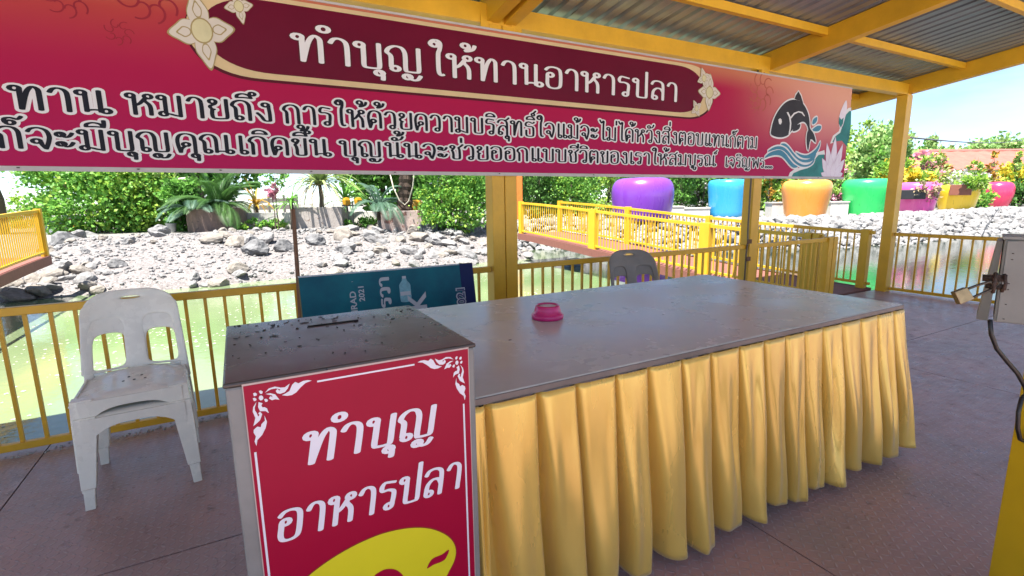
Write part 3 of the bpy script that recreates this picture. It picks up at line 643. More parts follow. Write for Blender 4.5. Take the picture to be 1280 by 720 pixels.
ORN = [
  [(0.019,1.065),(0.028,1.074),(0.041,1.076),(0.053,1.071),(0.062,1.07),(0.073,1.077),(0.068,1.066),(0.061,1.058),(0.051,1.056),(0.044,1.059),(0.042,1.065),(0.046,1.069),(0.05,1.064),(0.052,1.067),(0.043,1.071),(0.033,1.071),(0.025,1.068)] ,
  [(0.02,1.062),(0.03,1.062),(0.04,1.057),(0.048,1.042),(0.039,1.045),(0.032,1.044),(0.026,1.05),(0.03,1.055),(0.034,1.051),(0.033,1.056),(0.026,1.059)] ,
  [(0.054,1.052),(0.063,1.055),(0.071,1.059),(0.078,1.073),(0.085,1.079),(0.092,1.074),(0.103,1.078),(0.113,1.078),(0.122,1.075),(0.108,1.072),(0.096,1.063),(0.086,1.053),(0.076,1.048),(0.065,1.048)] ,
  [(0.077,1.067),(0.079,1.073),(0.084,1.076),(0.089,1.071),(0.086,1.066),(0.08,1.064)] ,
  [(0.0,1.047),(-0.008,1.036),(-0.01,1.025),(-0.006,1.009),(-0.012,0.99),(-0.003,0.996),(0.003,1.001),(0.009,1.015),(0.005,1.022),(0.001,1.019),(0.003,1.014),(-0.0,1.011),(-0.002,1.02),(-0.005,1.027),(-0.005,1.034)] ,
  [(0.004,1.046),(0.002,1.034),(0.005,1.023),(0.016,1.021),(0.023,1.014),(0.02,1.027),(0.015,1.031),(0.011,1.031),(0.009,1.036),(0.012,1.041)] ,
  [(0.013,1.011),(0.013,0.998),(0.005,0.991),(0.003,0.984),(-0.004,0.987),(-0.012,0.981),(-0.013,0.974),(-0.009,0.964),(-0.013,0.952),(-0.01,0.94),(-0.007,0.954),(0.004,0.964),(0.013,0.98),(0.017,0.994)] ,
  [(-0.005,1.069),(-0.001,1.07),(0.003,1.066),(0.001,1.062),(-0.004,1.062)] ,
  [(0.007,1.072),(0.011,1.073),(0.015,1.069),(0.013,1.064),(0.009,1.065)] ,
  [(-0.007,1.057),(-0.003,1.058),(0.001,1.054),(-0.001,1.05),(-0.005,1.05)] ,
  [(0.016,1.05),(0.02,1.051),(0.024,1.047),(0.022,1.043),(0.018,1.043)] ,
  [(0.005,1.055),(0.007,1.06),(0.011,1.061),(0.014,1.058),(0.015,1.053),(0.012,1.049),(0.008,1.049)] ,
]

PR_FISH = mat('print_fish', (.035, .03, .035), .45, .2, spec=.12); PR_BLUE = mat('print_wave_blue', (.06, .22, .32), .45, .15, 5, spec=.12); PR_TEAL = mat('print_leaf_teal', (.03, .2, .19), .45, .3, 4, spec=.12)
PR_LOT = mat('print_lotus', (.74, .66, .74), .45, .06, 8, spec=.12); PR_LOT2 = mat('print_lotus_shade', (.62, .46, .6), .45, .1, 8, spec=.12)
def grow(P, d):
    P = [np.array(p) for p in P]; c = sum(P)/len(P); out = []; n = len(P)
    ar = sum(P[i][0]*P[(i+1) % n][1]-P[(i+1) % n][0]*P[i][1] for i in range(n)); sg = 1 if ar > 0 else -1
    for i in range(n):
        t = P[(i+1) % n]-P[i-1]; t = t/(np.hypot(*t)+1e-9); out.append(P[i]+sg*d*np.array([t[1], -t[0]]))
    return [tuple(p) for p in out]
bpart(decal(MB(), ART['leafhiedge'], YB-.001).build('leaf_edge', WHT, ban))
q = MB(); decal(q, ART['leafhi'], YB-.0018); decal(q, ART['sepal'], YB-.0042); decal(q, ART['leaflow'], YB-.0024)
q = bpart(q.build('lotus_leaf', PR_TEAL, ban)); decal(MB(), ART['leafedge'], YB-.0014).build('edge', WHT, q)
q = bpart(decal(MB(), blob(ART['bud'], 4), YB-.003).build('lotus_bud', PR_LOT, ban))
LX = [p[0] for p in ART['lotus']]; LZ = [p[1] for p in ART['lotus']]; lx0, lx1, lz0, lz1 = min(LX), max(LX), min(LZ), max(LZ)
w_in = MB(); w_ed = MB(); lyr = 0
for ang, ln, wd, bx, bz in ((0, 1.0, .34, .5, .05), (-24, .93, .32, .46, .04), (24, .93, .32, .54, .04), (-48, .74, .30, .45, .03), (48, .74, .30, .55, .03), (-14, .68, .30, .47, 0), (16, .66, .30, .55, 0), (-70, .52, .26, .42, .0), (70, .52, .26, .56, .0), (-36, .5, .26, .45, 0), (38, .48, .26, .56, 0), (2, .46, .28, .5, 0)):
    a_ = R(90-ang); H_ = (lz1-lz0); W_ = (lx1-lx0); c0x, c0z = lx0+bx*W_, lz0+bz*H_; ux_, uz_ = math.cos(a_)*W_*.62, math.sin(a_)*H_; vx_, vz_ = -math.sin(a_)*W_*.62, math.cos(a_)*H_*.8
    def pet(k, o): return [(c0x+ux_*(o+s*ln*k)+vx_*t*wd*k, c0z+uz_*(o+s*ln*k)+vz_*t*wd*k) for s, t in ((0, -.12), (.22, -.38), (.45, -.5), (.68, -.42), (.86, -.2), (1, 0), (.86, .2), (.68, .42), (.45, .5), (.22, .38), (0, .12))]
    cl = lambda P: [(min(max(x, lx0-.02), BX1-.002), max(z, BZ0+.002)) for x, z in P]
    decal(w_ed, cl(pet(1, 0)), YB-.0032-.0005*lyr); decal(w_in, cl(pet(.93, .02)), YB-.00345-.0005*lyr); lyr += 1
q = bpart(w_in.build('lotus', PR_LOT, ban)); w_ed.build('petal_edge', PR_LOT2, q)
o_ = MB(); b_ = MB()
for i, k in enumerate(('wave1', 'wave2', 'wave3', 'wave4', 'drop1', 'drop2')):
    S_2 = blob(ART[k], 3); decal(o_, grow(S_2, .018), YB-.0030-.0003*i); decal(b_, S_2, YB-.0052-.0002*i)
q = bpart(b_.build('wave', PR_BLUE, ban)); o_.build('edge', WHT, q)
o_ = MB(); b_ = MB()
for i, k in enumerate(('dorsal', 'body', 'fin')):
    S_2 = blob(ART[k], 3) if k != 'dorsal' else ART[k]; decal(o_, grow(S_2, .018), YB-.0060-.0003*i); decal(b_, S_2, YB-.0070-.0003*i)
for i, k in enumerate(('eye', 'gill', 'fold')): decal(o_, ART[k], YB-.0084)
q = bpart(b_.build('fish', PR_FISH, ban)); o_.build('edge', WHT, q)

# ------------------------------------------------------------------ donation cabinet with the crimson sign
BXA, BXB, BYA, BYB, BH = -.06, .556, 1.25, 1.86, 1.10
GREYMET = mat('grey_cabinet_paint', (.2, .2, .195), .5, .18, 4, bump=.05, spot=(.1, .09, .08), spot_scale=12, spot_at=.7)
LIDM = mat('dark_pitted_lid', (.075, .06, .05), .26, .25, 3, bump=.04, bscale=9, rvar=.1, spot=(.014, .011, .009), spot_scale=34, spot_at=.63, spec=.6)
cab = empty('offering_cabinet', ((BXA+BXB)/2, (BYA+BYB)/2, 0), 0, 'grey upright cabinet with crimson Thai sign panel and dark pitted top beside the table', 'cabinet')
cx, cy = (BXA+BXB)/2, (BYA+BYB)/2; off2 = Vector((-cx, -cy, 0))
def cpart(o): o.location = off2; return o
cpart(MB().box((BXA, BYA, .03), (BXB, BYB, BH-.012)).build('body', GREYMET, cab, bevel=.006))
cpart(MB().box((BXA-.004, BYA-.004, BH-.0125), (BXB+.004, BYB+.004, BH)).build('top', LIDM, cab, bevel=.005))
mb = MB(); rng = random.Random(11)                                 # loose flakes lying on the top
for k in range(130):
    x = rng.uniform(BXA+.01, BXB-.01); y = BYB-.01-abs(rng.gauss(0, .24))
    if y < BYA+.01 or rng.random() < (x-BXA)*.9: continue
    s = rng.uniform(.0015, .0055)*(1.5 if rng.random() < .15 else 1); a = rng.uniform(0, 6.3); e = rng.uniform(.25, .8)
    P = []
    for j in range(6):
        t = j*PI/3; r = s*rng.uniform(.6, 1.2); u, v = r*math.cos(t)*1.6, r*math.sin(t)*e
        P.append((x+u*math.cos(a)-v*math.sin(a), y+u*math.sin(a)+v*math.cos(a), BH+.0008))
    P += [(p[0], p[1], BH+.0022) for p in P]
    mb.add(P, [(6, 7, 8, 9, 10, 11)]+[(j, (j+1) % 6, 6+(j+1) % 6, 6+j) for j in range(6)])
fl = cpart(mb.build('flakes', mat('black_flakes', (.014, .011, .009), .7), cab)); fl['kind'] = 'stuff'
cpart(MB().box((.17, 1.70, BH+.0002), (.33, 1.712, BH+.003)).build('coin_slot', DARK, cab))
SIGN = mat('crimson_sign', (.31, .002, .03), .3, .06, 2, spec=.18)
SY = BYA-.0045
cpart(MB().box((-.026, SY, .12), (.536, BYA-.0005, 1.093)).build('sign_edge', mat('sign_edge', (.5, .38, .36), .5), cab))
sg = cpart(MB().box((-.0235, SY-.001, .1225), (.5335, SY-.0002, 1.0885)).build('sign_panel', SIGN, cab))
W2 = mat('sign_white', (.68, .66, .74), .4, .03)
SGY = SY-.001
def rect(mb, x0, x1, z0, z1, y): return decal(mb, [(x0, z0), (x1, z0), (x1, z1), (x0, z1)], y)
mb = MB(); rect(mb, .134, .378, 1.068, 1.0725, SGY-.0008); rect(mb, -.0165, -.0115, .22, .925, SGY-.0008); rect(mb, .5125, .5175, .22, .93, SGY-.0008); rect(mb, .13, .38, .150, .1545, SGY-.0008)
mb.build('border_line', W2, sg)
for fx in (0, 1):
    mb = MB()
    for k, P in enumerate(ORN):
        P = [((.5085-x) if fx else x, z) for x, z in P]; decal(mb, P[::-1] if fx else P, SGY-.0008-.0001*k)
    mb.build('corner_ornament', W2, sg)
lettering('sign_lettering', [('ทำบุญ', .083, .428, .863, .082), ('อาหารปลา', .01, .492, .679, .078)], W2, sg, SGY, hmin=.04, hmax=.076, lift=.0008, slant=.14)
LIME = mat('sign_lime_yellow', (.62, .56, .01), .35, .03)
top = [(.068, .558), (.115, .581), (.163, .597), (.212, .607), (.266, .611), (.322, .605), (.371, .591), (.413, .569), (.451, .535), (.47, .502), (.474, .472), (.466, .444), (.451, .421), (.439, .404)]
FB = top+[(.40, .37), (.34, .335), (.27, .315), (.19, .31), (.12, .325), (.06, .355), (.0, .40), (.005, .48), (.03, .53)]
RIM = mat('sign_fish_rim', (.25, .02, .01), .4)
decal(MB(), grow(blob(FB, 3), .0028), SGY-.0008).build('fish_rim', RIM, sg)
decal(MB(), blob(FB, 3), SGY-.0016).build('fish_shape', LIME, sg)
mb = MB(); decal(mb, blob([(.384, .457), (.396, .477), (.409, .483), (.431, .484), (.453, .491), (.442, .467), (.428, .461), (.404, .461)], 4), SGY-.0024)
mb.build('fish_eye', SIGN, sg); mb = MB(); decal(mb, blob([(.233, .49), (.248, .50), (.27, .5015), (.295, .489), (.314, .462), (.318, .43), (.30, .40), (.265, .39), (.235, .41), (.222, .45)], 4), SGY-.0024)
mb.build('fish_mouth', SIGN, sg)

# ------------------------------------------------------------------ long table and its skirt
TX0, TX1, TY0, TY1, TZ = .585, 3.27, 1.375, 2.75, .88
TOPM = mat('table_top', (.56, .55, .51), .26, .12, 1.6, bump=.04, bscale=5, rvar=.09, spot=(.6, .59, .55), spot_scale=3.5, spot_at=.64, spec=.4)
tab = empty('long_table', ((TX0+TX1)/2, (TY0+TY1)/2, 0), 0, 'long dark grey table with a dull glossy top behind the cabinet', 'table')
tx, ty = (TX0+TX1)/2, (TY0+TY1)/2
def tpart(o): o.location = (-tx, -ty, 0); return o
tpart(MB().box((TX0, TY0, TZ-.022), (TX1, TY1, TZ)).build('table_top', TOPM, tab, bevel=.005))
mb = MB()
mb.box((TX0-.003, TY0-.006, TZ-.026), (TX1+.003, TY0-.0005, TZ-.0035)); mb.box((TX1+.0005, TY0, TZ-.026), (TX1+.006, TY1, TZ-.0035))
tpart(mb.build('edge_trim', mat('edge_trim', (.14, .13, .13), .35, .2, 6, metal=.4), tab))
for x in (TX0+.08, TX1-.08):
    for y in (TY0+.08, TY1-.08): tpart(MB().box((x-.02, y-.02, 0), (x+.02, y+.02, TZ-.024)).build('leg', mat('dark_steel', (.05, .05, .05), .4, metal=.8), tab))
for x, y, r in ((1.02, 1.9, .009), (1.95, 1.9, .004), (2.75, 2.0, .005)):
    tpart(MB().lathe([(r, 0), (r*.8, .0012), (r*.5, .0012)], 10, (x, y, TZ+.0003), .6).build('stain', mat('table_stain', (.06, .05, .05), .6), tab))
SATIN = mat('gold_satin', (.70, .455, .095), .26, .14, 2.5, bump=.16, bscale=9, streak=(1, 1, .3), spec=.6, metal=.3, spot=(.56, .36, .10), spot_scale=6, spot_at=.68, rvar=.06)
SATIN.node_tree.nodes['Principled BSDF'].inputs['Sheen Weight'].default_value = .25
def skirt():
    rng = random.Random(5); V = []; F = []; zt = TZ-.027; NV = 36; KS = 34
    cols = []
    def run(p, q, nrm, edges):
        d = Vector((q[0]-p[0], q[1]-p[1])); d.normalize()
        for a, b in zip(edges, edges[1:]):
            w = b-a; A = rng.uniform(.75, 1.2); c = rng.uniform(.25, .6); sw = rng.uniform(-.018, .018); hem = rng.uniform(-.006, .012); ph = rng.uniform(0, 6); sk = rng.uniform(.82, 1.25); q1 = rng.uniform(2, 5)
            for k in range(KS): cols.append((p, d, a, w, k/KS, nrm, A, c, sw, hem, ph, sk, q1))
        cols.append((p, d, edges[-1], 0, 0, nrm, .3, 0, 0, 0, 0, 1, 3))
    run((TX0-.008, TY0+.45), (TX0-.008, TY0-.009), (-1, 0), [0, .2, .36, .459])
    n1 = len(cols)
    E_ = [.577, .64, .84, 1.0, 1.18, 1.34, 1.52, 1.69, 1.87, 2.04, 2.19, 2.34, 2.49, 2.66, 2.82, 2.99, 3.16, 3.278]
    run((TX0-.008, TY0-.009), (TX1+.008, TY0-.009), (0, -1), [e-.577 for e in E_])
    run((TX1+.008, TY0-.009), (TX1+.008, TY1+.008), (1, 0), [0, .2, .37, .54, .71, .88, 1.05, 1.22, 1.392])
    for ci, (p, d, s, w, t, nrm, A, c, sw, hem, ph, sk, q1) in enumerate(cols):
        for j in range(NV+1):
            v = j/NV; z = zt-(zt-.05)*v
            tt = t**sk
            s0 = .985-(.16+.16*A)*v**.9; ss = abs(2*tt-1)/s0
            pw = 9*(1-v)**1.2+2.3
            b = max(0, 1-ss**pw)**.55 if ss < 1 else 0
            deep = .045+.085*v**.95*A
            fold = .015*v*math.sin(q1*2.4*t+ph+4.5*v)*b+.008*math.sin(7*v+ph)*v
            dent = -.03*A*math.exp(-((t-.5-.14*math.sin(ph))/.11)**2)*max(0, math.sin(PI*min(1, v*1.02)))**2*(1 if c > .40 else .2)
            off_ = -.040+.028*v**1.1+deep*b+fold+dent*b
            xx = s+w*(t-c*v**.8*(-math.sin(2*PI*t))/(2*PI)*-1)+sw*v*math.sin(PI*t)*1.2
            x = p[0]+d.x*xx+nrm[0]*off_; y = p[1]+d.y*xx+nrm[1]*off_
            g = 1-math.hypot(p[0]+d.x*(s+w*t)-TX1, p[1]+d.y*(s+w*t)-TY0)/.24
            if n1 <= ci and g > 0: x += .035*v*g; y -= .05*v*g
            if j >= NV-1: z += (hem+.012*(1-b))*(1 if j == NV else .6)
            V.append((x, y, z))
    for i in range(len(cols)-1):
        for j in range(NV):
            a = i*(NV+1)+j; F.append((a, a+1, a+NV+2, a+NV+1))
    o = MB().add(V, F).build('table_skirt', SATIN, None, smooth=True, solid=.003)
    return tag(o, 'gold satin pleated skirt hanging round the long table down to the floor', 'table skirt')
skirt()

# ------------------------------------------------------------------ bowl
bw = empty('pet_bowl', (1.385, 2.16, TZ), 0, 'small magenta plastic bowl standing alone on the grey table', 'bowl')
PINK = mat('magenta_plastic', (.62, .02, .17), .28, .08, 8, coat=.3)
MB().lathe([(.074, .0), (.083, .002), (.085, .02), (.078, .028), (.072, .031), (.067, .052), (.063, .068), (.058, .073), (.053, .069), (.051, .045), (.0, .043)], 40, caps=(True, False)).build('shell', PINK, bw, smooth=True)
MB().lathe([(.0525, .064), (.035, .068), (.0, .069)], 30, caps=(True, False)).build('filling', mat('white_rice', (.7, .62, .64), .7, .1, 80, bump=.5, bscale=160), bw, smooth=True)
mb = MB()
for a in range(12):
    t = a*PI/6+.2; mb.box((.062*math.cos(t)-.003, .062*math.sin(t)-.003, .034), (.062*math.cos(t)+.003, .062*math.sin(t)+.003, .05))
mb.build('ribs', PINK, bw)

# ------------------------------------------------------------------ plastic chairs
def make_chair(name, label, m, group):
    root = empty(name, (0, 0, 0), 0, label, 'chair', group)
    X = [-.262, -.214, -.14, -.058, .058, .14, .214, .262]; Zr = [0, .014, .07, .2, .292, .322, .36, .388, .404, .425, .445]
    V = []; F = []
    for v in Zr:
        for x in X:
            nar = 1-.10*(v/.445)-.10*max(0, (v-.36)/.085)**2
            zz = v-(.05*max(0, (abs(x)-.14)/.122)**2 if v > .4 else .025*max(0, (abs(x)-.14)/.122)**2 if v > .35 else 0)
            inner = 1.0 if abs(x) > .07 else (1-.0*v)
            V.append((x*nar*inner, .215+.13*(v/.445)**1.15-.06*(x/.26)**2, .478+zz))
    n = len(X)
    for j in range(len(Zr)-1):
        for i in range(n-1):
            if i in (1, 2, 4, 5) and j in (1, 2, 3): continue
            if i == 3 and j == 7: continue
            a = j*n+i; F.append((a, a+1, a+n+1, a+n))
    MB().add(V, F).build('backrest', m, root, solid=.012, sub=2)
    XS = [-.262, -.245, -.13, 0, .13, .245, .262]; YS = [-.262, -.245, -.14, 0, .12, .22, .245]
    V = []; F = []
    for y in YS:
        for x in XS:
            e = max(abs(x)/.228, abs(y+.01)/.236); z = .482-.014*max(0, 1-(x/.23)**2)*max(0, 1-((y+.02)/.26)**2)
            if abs(x) > .24 or y < -.25 or y > .23: z = .445
            nx = x*(1-.06*(y+.26)/.5)
            V.append((nx, y, z))
    n = len(XS)
    for j in range(len(YS)-1):
        for i in range(n-1): a = j*n+i; F.append((a, a+1, a+n+1, a+n))
    st = MB().add(V, F).build('seat', m, root, solid=.01, sub=2)
    mb = MB()
    for (x, y) in ((-.03, .02), (.03, .02), (-.05, -.05), (0, -.05), (.05, -.05), (-.03, -.12), (.03, -.12), (0, .09)):
        mb.lathe([(.008, 0), (.0075, .0006)], 8, (x, y, .4755), 1.9)
    mb.build('drain_slots', mat('slot_dark', (.05, .05, .045), .9), st)
    # aprons with an arch between the legs
    def apron(p, q, inward):
        p = Vector(p); q = Vector(q); V = []; F = []; N = 14
        for i in range(N+1):
            t = i/N; c = p.lerp(q, t); drop = .045+.11*abs(2*t-1)**3.2
            V += [c+Vector((0, 0, .462)), c+Vector((0, 0, .462-drop))]
        for i in range(N): F.append((2*i, 2*i+2, 2*i+3, 2*i+1))
        o = MB().add(V, F).build('apron', m, root, solid=.01)
    apron((-.225, -.262, 0), (.225, -.262, 0), 1); apron((-.243, -.23, 0), (-.236, .22, 0), 1); apron((.243, -.23, 0), (.236, .22, 0), 1)
    for sx, sy in ((-1, -1), (1, -1), (-1, 1), (1, 1)):
        secs = [(.468, .208, .205, .046, .034), (.36, .214, .213, .045, .033), (.11, .232, .238, .031, .027), (.108, .232, .238, .025, .021), (0, .238, .246, .021, .019)]
        V = []; F = []
        for z, cx_, cy_, hx, hy in secs:
            cy2 = cy_*(1.06 if sy > 0 else 1.0)+ (.02 if sy < 0 else 0)
            for a, b in ((-1, -1), (1, -1), (1, 1), (-1, 1)): V.append((sx*cx_+a*hx, sy*cy2+b*hy, z))
        for i in range(len(secs)-1):
            for k in range(4): F.append((4*i+k, 4*i+4+k, 4*i+4+(k+1) % 4, 4*i+(k+1) % 4))
        F += [(0, 1, 2, 3), tuple(4*(len(secs)-1)+k for k in (3, 2, 1, 0))]
        MB().add(V, F).build('leg', m, root, bevel=.006)
    return root
CW = mat('pale_plastic', (.8, .77, .68), .26, .08, 6, rvar=.06)
CB = mat('grey_brown_plastic', (.2, .175, .15), .42, .15, 6)
c1 = make_chair('plastic_chair', 'off white plastic chair at the bottom of the stack by the left railing', CW, 'stacked pale plastic chairs')
c1.location = (-.57, 3.305, .0); c1.rotation_euler.z = R(4); c1.scale = (.96, 1, 1)
c2 = copy_tree(c1); c2.location = (-.577, 3.325, .085); c2['label'] = 'off white plastic chair on top of the stack by the left railing'
c3 = make_chair('plastic_chair', 'grey brown plastic chair behind the far edge of the long table', CB, 'stacked grey brown plastic chairs')
c3.location = (3.2, 3.30, .0); c3.rotation_euler.z = R(-10); c3.scale = (1.04, 1.04, 1.0)
c4 = copy_tree(c3); c4.location = (3.2, 3.315, .085); c4['label'] = 'grey brown plastic chair stacked on another behind the far edge of the long table'; c3['label'] = 'lower grey brown plastic chair under its twin behind the long table'

# ------------------------------------------------------------------ blue vinyl board leaning on the railing
bd = empty('vinyl_board', (1.02, 3.60, .004), 0, 'blue vinyl advertising board lying on its side against the railing', 'signboard')
bd.rotation_euler.x = R(-10.5)
NAVY = mat('navy_vinyl', (.010, .016, .085), .4, .1, spec=.15); 
BLUEV = mat('blue_vinyl', (.003, .07, .13), .35, .25, 2.2, col2=(.005, .15, .19), spec=.2)
H = .998; x0, x1 = -.68, .665
MB().box((x0, 0, 0), (x1, .03, H)).build('frame', mat('board_frame', (.16, .12, .05), .6), bd)
MB().box((x0+.004, -.004, .004), (x1-.12, -.0005, H-.012)).build('panel', BLUEV, bd)
MB().box((x1-.119, -.004, .004), (x1-.004, -.0005, H-.004)).build('side_strip', NAVY, bd)
MB().box((x0, -.005, H-.011), (x1-.12, -.0005, H)).build('top_edge', mat('pale_edge', (.42, .47, .5), .5), bd)
VW = mat('vinyl_white', (.45, .47, .5), .4, .05, spec=.2)
rot = (R(90), R(-90), 0)
text_mesh('lettering', 'BURIRAD', VW, bd, (-.318, -.0062, .715), .062, rot, 1.1, .022)
text_mesh('lettering', '2021', VW, bd, (-.255, -.0062, .835), .056, rot, 1.1, .022)
lt = lettering('lettering', [('รวา', -.105, .115, 0, .07)], VW, bd, 0, hmin=.075, hmax=.10)
lt.location = (-.045, -.0058, .82); lt.rotation_euler = (0, R(-90), 0)
k_ = text_mesh('lettering', 'K', VW, bd, (.17, -.0062, .72), .2, rot, 1, .03)
text_mesh('lettering', '2021', mat('vinyl_navy_text', (.03, .04, .12), .4), bd, (.535, -.0095, .71), .09, rot, 1.1, .02)
text_mesh('lettering_outline', '2021', VW, bd, (.5345, -.0072, .71), .1, rot, 1.04, .07)
mb = MB(); decal(mb, blob([(-.03, 0), (-.044, .02), (-.044, .1), (-.042, .135), (-.02, .165), (-.016, .178), (.016, .178), (.02, .165), (.042, .135), (.044, .1), (.044, .02), (.03, 0)], 3), -.0058)
bt = mb.build('printed_bottle', mat('vinyl_bottle', (.16, .36, .42), .4, .3, 30), bd); bt.location = (.075, 0, .735)
mb = MB(); decal(mb, [(-.015, .18), (.015, .18), (.015, .2), (-.015, .2)], -.0066); mb.build('cap', VW, bt); decal(MB(), [(-.04, .05), (.04, .05), (.04, .08), (-.04, .08)], -.0066).build('print_label', VW, bt)
MB().lathe([(.006, 0), (.005, .003)], 10).build('eyelet', VW, bd).location = (-.315, -.007, .925)

# ------------------------------------------------------------------ stick behind the board
st = MB().tube([(.335, 3.905, .0), (.34, 3.903, .5), (.352, 3.9, 1.0), (.357, 3.9, 1.30), (.36, 3.9, 1.452)], [.016, .0155, .015, .0145, .014], 10).build('wooden_stick', mat('stick_wood', (.2, .1, .055), .7, .3, 4, streak=(8, 8, .5), bump=.3), None, smooth=True)
tag(st, 'upright brown wooden stick tied to the railing beside the blue board', 'stick')

# ------------------------------------------------------------------ electric box on the near right post
np_ = MB().box((-.055, -.06, 0), (.055, .06, 3.5)).build('near_post', mat('near_post_yellow', (.60, .40, .01), .35, .06, 3, spot=(.14, .06, .02), spot_scale=16, spot_at=.76), None, bevel=.003)
np_.location = (2.378, .532, 0); np_.rotation_euler.z = R(-14)
tag(np_, 'bright yellow steel post at the right edge nearest the viewer', 'post')
ebx = empty('electric_box', (2.16, .55, 1.1), 0, 'grey steel switch box with rusty hasp fixed to the near yellow post', 'electric box')
def E3(p): return Vector(p)-Vector((2.16, .55, 1.1))
S_t = pt(1255.7, 299.6, 1.63); S_b = pt(1241.5, 402, 1.63)
dirn = Vector((.31, -.95, 0)); back = Vector((.95, .31, 0))*.165
T1 = S_t+dirn*.5; B1 = S_b+dirn*.5
BOXM = mat('box_grey', (.24, .235, .215), .5, .1, 5, spot=(.16, .15, .13), spot_scale=22, spot_at=.68)
mb = MB(); P = [S_b, B1, B1+back, S_b+back, S_t, T1, T1+back, S_t+back]
mb.add([E3(p) for p in P], [(3, 2, 1, 0), (4, 5, 6, 7), (0, 1, 5, 4), (1, 2, 6, 5), (2, 3, 7, 6), (3, 0, 4, 7)]); mb.build('body', BOXM, ebx, bevel=.004)
lid = [p+dirn*-.006-back*.05+Vector((0, 0, .001)) for p in (S_t,)]
P = [S_t-dirn*.004-back*.04, T1-back*.04, T1+back, S_t-dirn*.004+back]
P2 = [p+Vector((0, 0, .010)) for p in P]; P = [p+Vector((0, 0, .0015)) for p in P]
MB().add([E3(p) for p in P+P2], [(3, 2, 1, 0), (4, 5, 6, 7), (0, 1, 5, 4), (1, 2, 6, 5), (2, 3, 7, 6), (3, 0, 4, 7)]).build('hood', BOXM, ebx)
# flat bar along the door edge, then the door leaf standing slightly ajar at the bottom
e1 = dirn*.022; fr = -back.normalized()*.004
MB().bar(E3(S_t+e1+fr-Vector((0, 0, .004))), E3(S_b+e1+fr+Vector((0, 0, .004))), .028, .005, up=-back).build('door_stop', BOXM, ebx)
D_t = pt(1247.2, 301.5, 1.66); D_b = pt(1220.0, 399.0, 1.69); E_t = pt(1254.6, 300.5, 1.645); E_b = pt(1234.5, 401, 1.655)
th = back.normalized()*.14
P = [D_b, E_b, E_b+th, D_b+th, D_t, E_t, E_t+th, D_t+th]
MB().add([E3(p) for p in P], [(3, 2, 1, 0), (4, 5, 6, 7), (0, 1, 5, 4), (1, 2, 6, 5), (2, 3, 7, 6), (3, 0, 4, 7)]).build('door', BOXM, ebx, bevel=.002)
RUST = mat('rust', (.14, .07, .035), .8, .3, 30)
RUSTD = mat('dark_rusty_iron', (.05, .028, .02), .65, .4, 60, bump=.4, bscale=150)
hc = pt(1243, 353, 1.585)
mb = MB(); ax = dirn; 
mb.bar(E3(hc-dirn*.03+Vector((0, 0, .012))), E3(hc+dirn*.028+Vector((0, 0, .016))), .006, .022); mb.bar(E3(hc-dirn*.02-Vector((0, 0, .012))), E3(hc+dirn*.03-Vector((0, 0, .014))), .006, .018)
mb.tube([E3(hc+Vector((0, 0, .03))), E3(hc-back*.1+Vector((0, 0, .01))), E3(hc-back*.12-Vector((0, 0, .015))), E3(hc-Vector((0, 0, .032)))], .006, 8)
mb.tube([E3(hc+dirn*.02+Vector((0, 0, .028))), E3(hc+dirn*.026-back*.1), E3(hc+dirn*.02-Vector((0, 0, .028)))], .005, 8)
mb.build('hasp', RUSTD, ebx, smooth=True)
mb = MB()
for dz in (.03, .08, .1, .18, .2, -.02):
    q = S_b.lerp(S_t, .12+dz*3.6)+dirn*.024-back.normalized()*.0075; mb.lathe([(.003, 0), (.002, .002)], 6, tuple(E3(q)))
mb.build('rivets', RUSTD, ebx)
plk = empty('padlock', tuple(pt(1206, 369, 1.57)), 0, 'small brass grey padlock hanging from the rusty hasp of the switch box', 'padlock')
a = pt(1206, 369, 1.57)
cr = [pt(1193.5, 365, 1.57)-a, pt(1209.5, 359, 1.57)-a, pt(1219, 373.5, 1.57)-a, pt(1201, 380.5, 1.57)-a]
dp = (AF*.018)
MB().add(cr+[c+dp for c in cr], [(3, 2, 1, 0), (4, 5, 6, 7), (0, 1, 5, 4), (1, 2, 6, 5), (2, 3, 7, 6), (3, 0, 4, 7)]).build('body', mat('lock_brass', (.2, .17, .11), .38, .25, 40, metal=.75), plk, bevel=.002)
u_ = lambda x, y, d=1.578: pt(x, y, d)-a
MB().tube([u_(1210, 361), u_(1222, 356.5), u_(1234, 353), u_(1244, 350), u_(1248, 354), u_(1246, 359), u_(1236, 363), u_(1226, 367.5), u_(1216.5, 371.5)], .0042, 8).build('shackle', mat('shackle_steel', (.09, .075, .06), .35, .3, 50, metal=.8), plk, smooth=True)
cb = MB().tube([pt(1237.5, 400, 1.60), pt(1239, 418, 1.60), pt(1246, 436, 1.60), pt(1259, 452, 1.60), pt(1272, 467, 1.60), pt(1281, 483, 1.60), pt(1283, 492, 1.61), pt(1277, 498, 1.6), pt(1273, 515, 1.59), pt(1272, 535, 1.59), pt(1275, 549, 1.59), pt(1281, 553, 1.60), pt(1287, 540, 1.60)], .0068, 10).build('power_cable', mat('black_rubber', (.012, .012, .013), .4), None, smooth=True)
tag(cb, 'thick black power cable looping down from the grey switch box', 'cable')
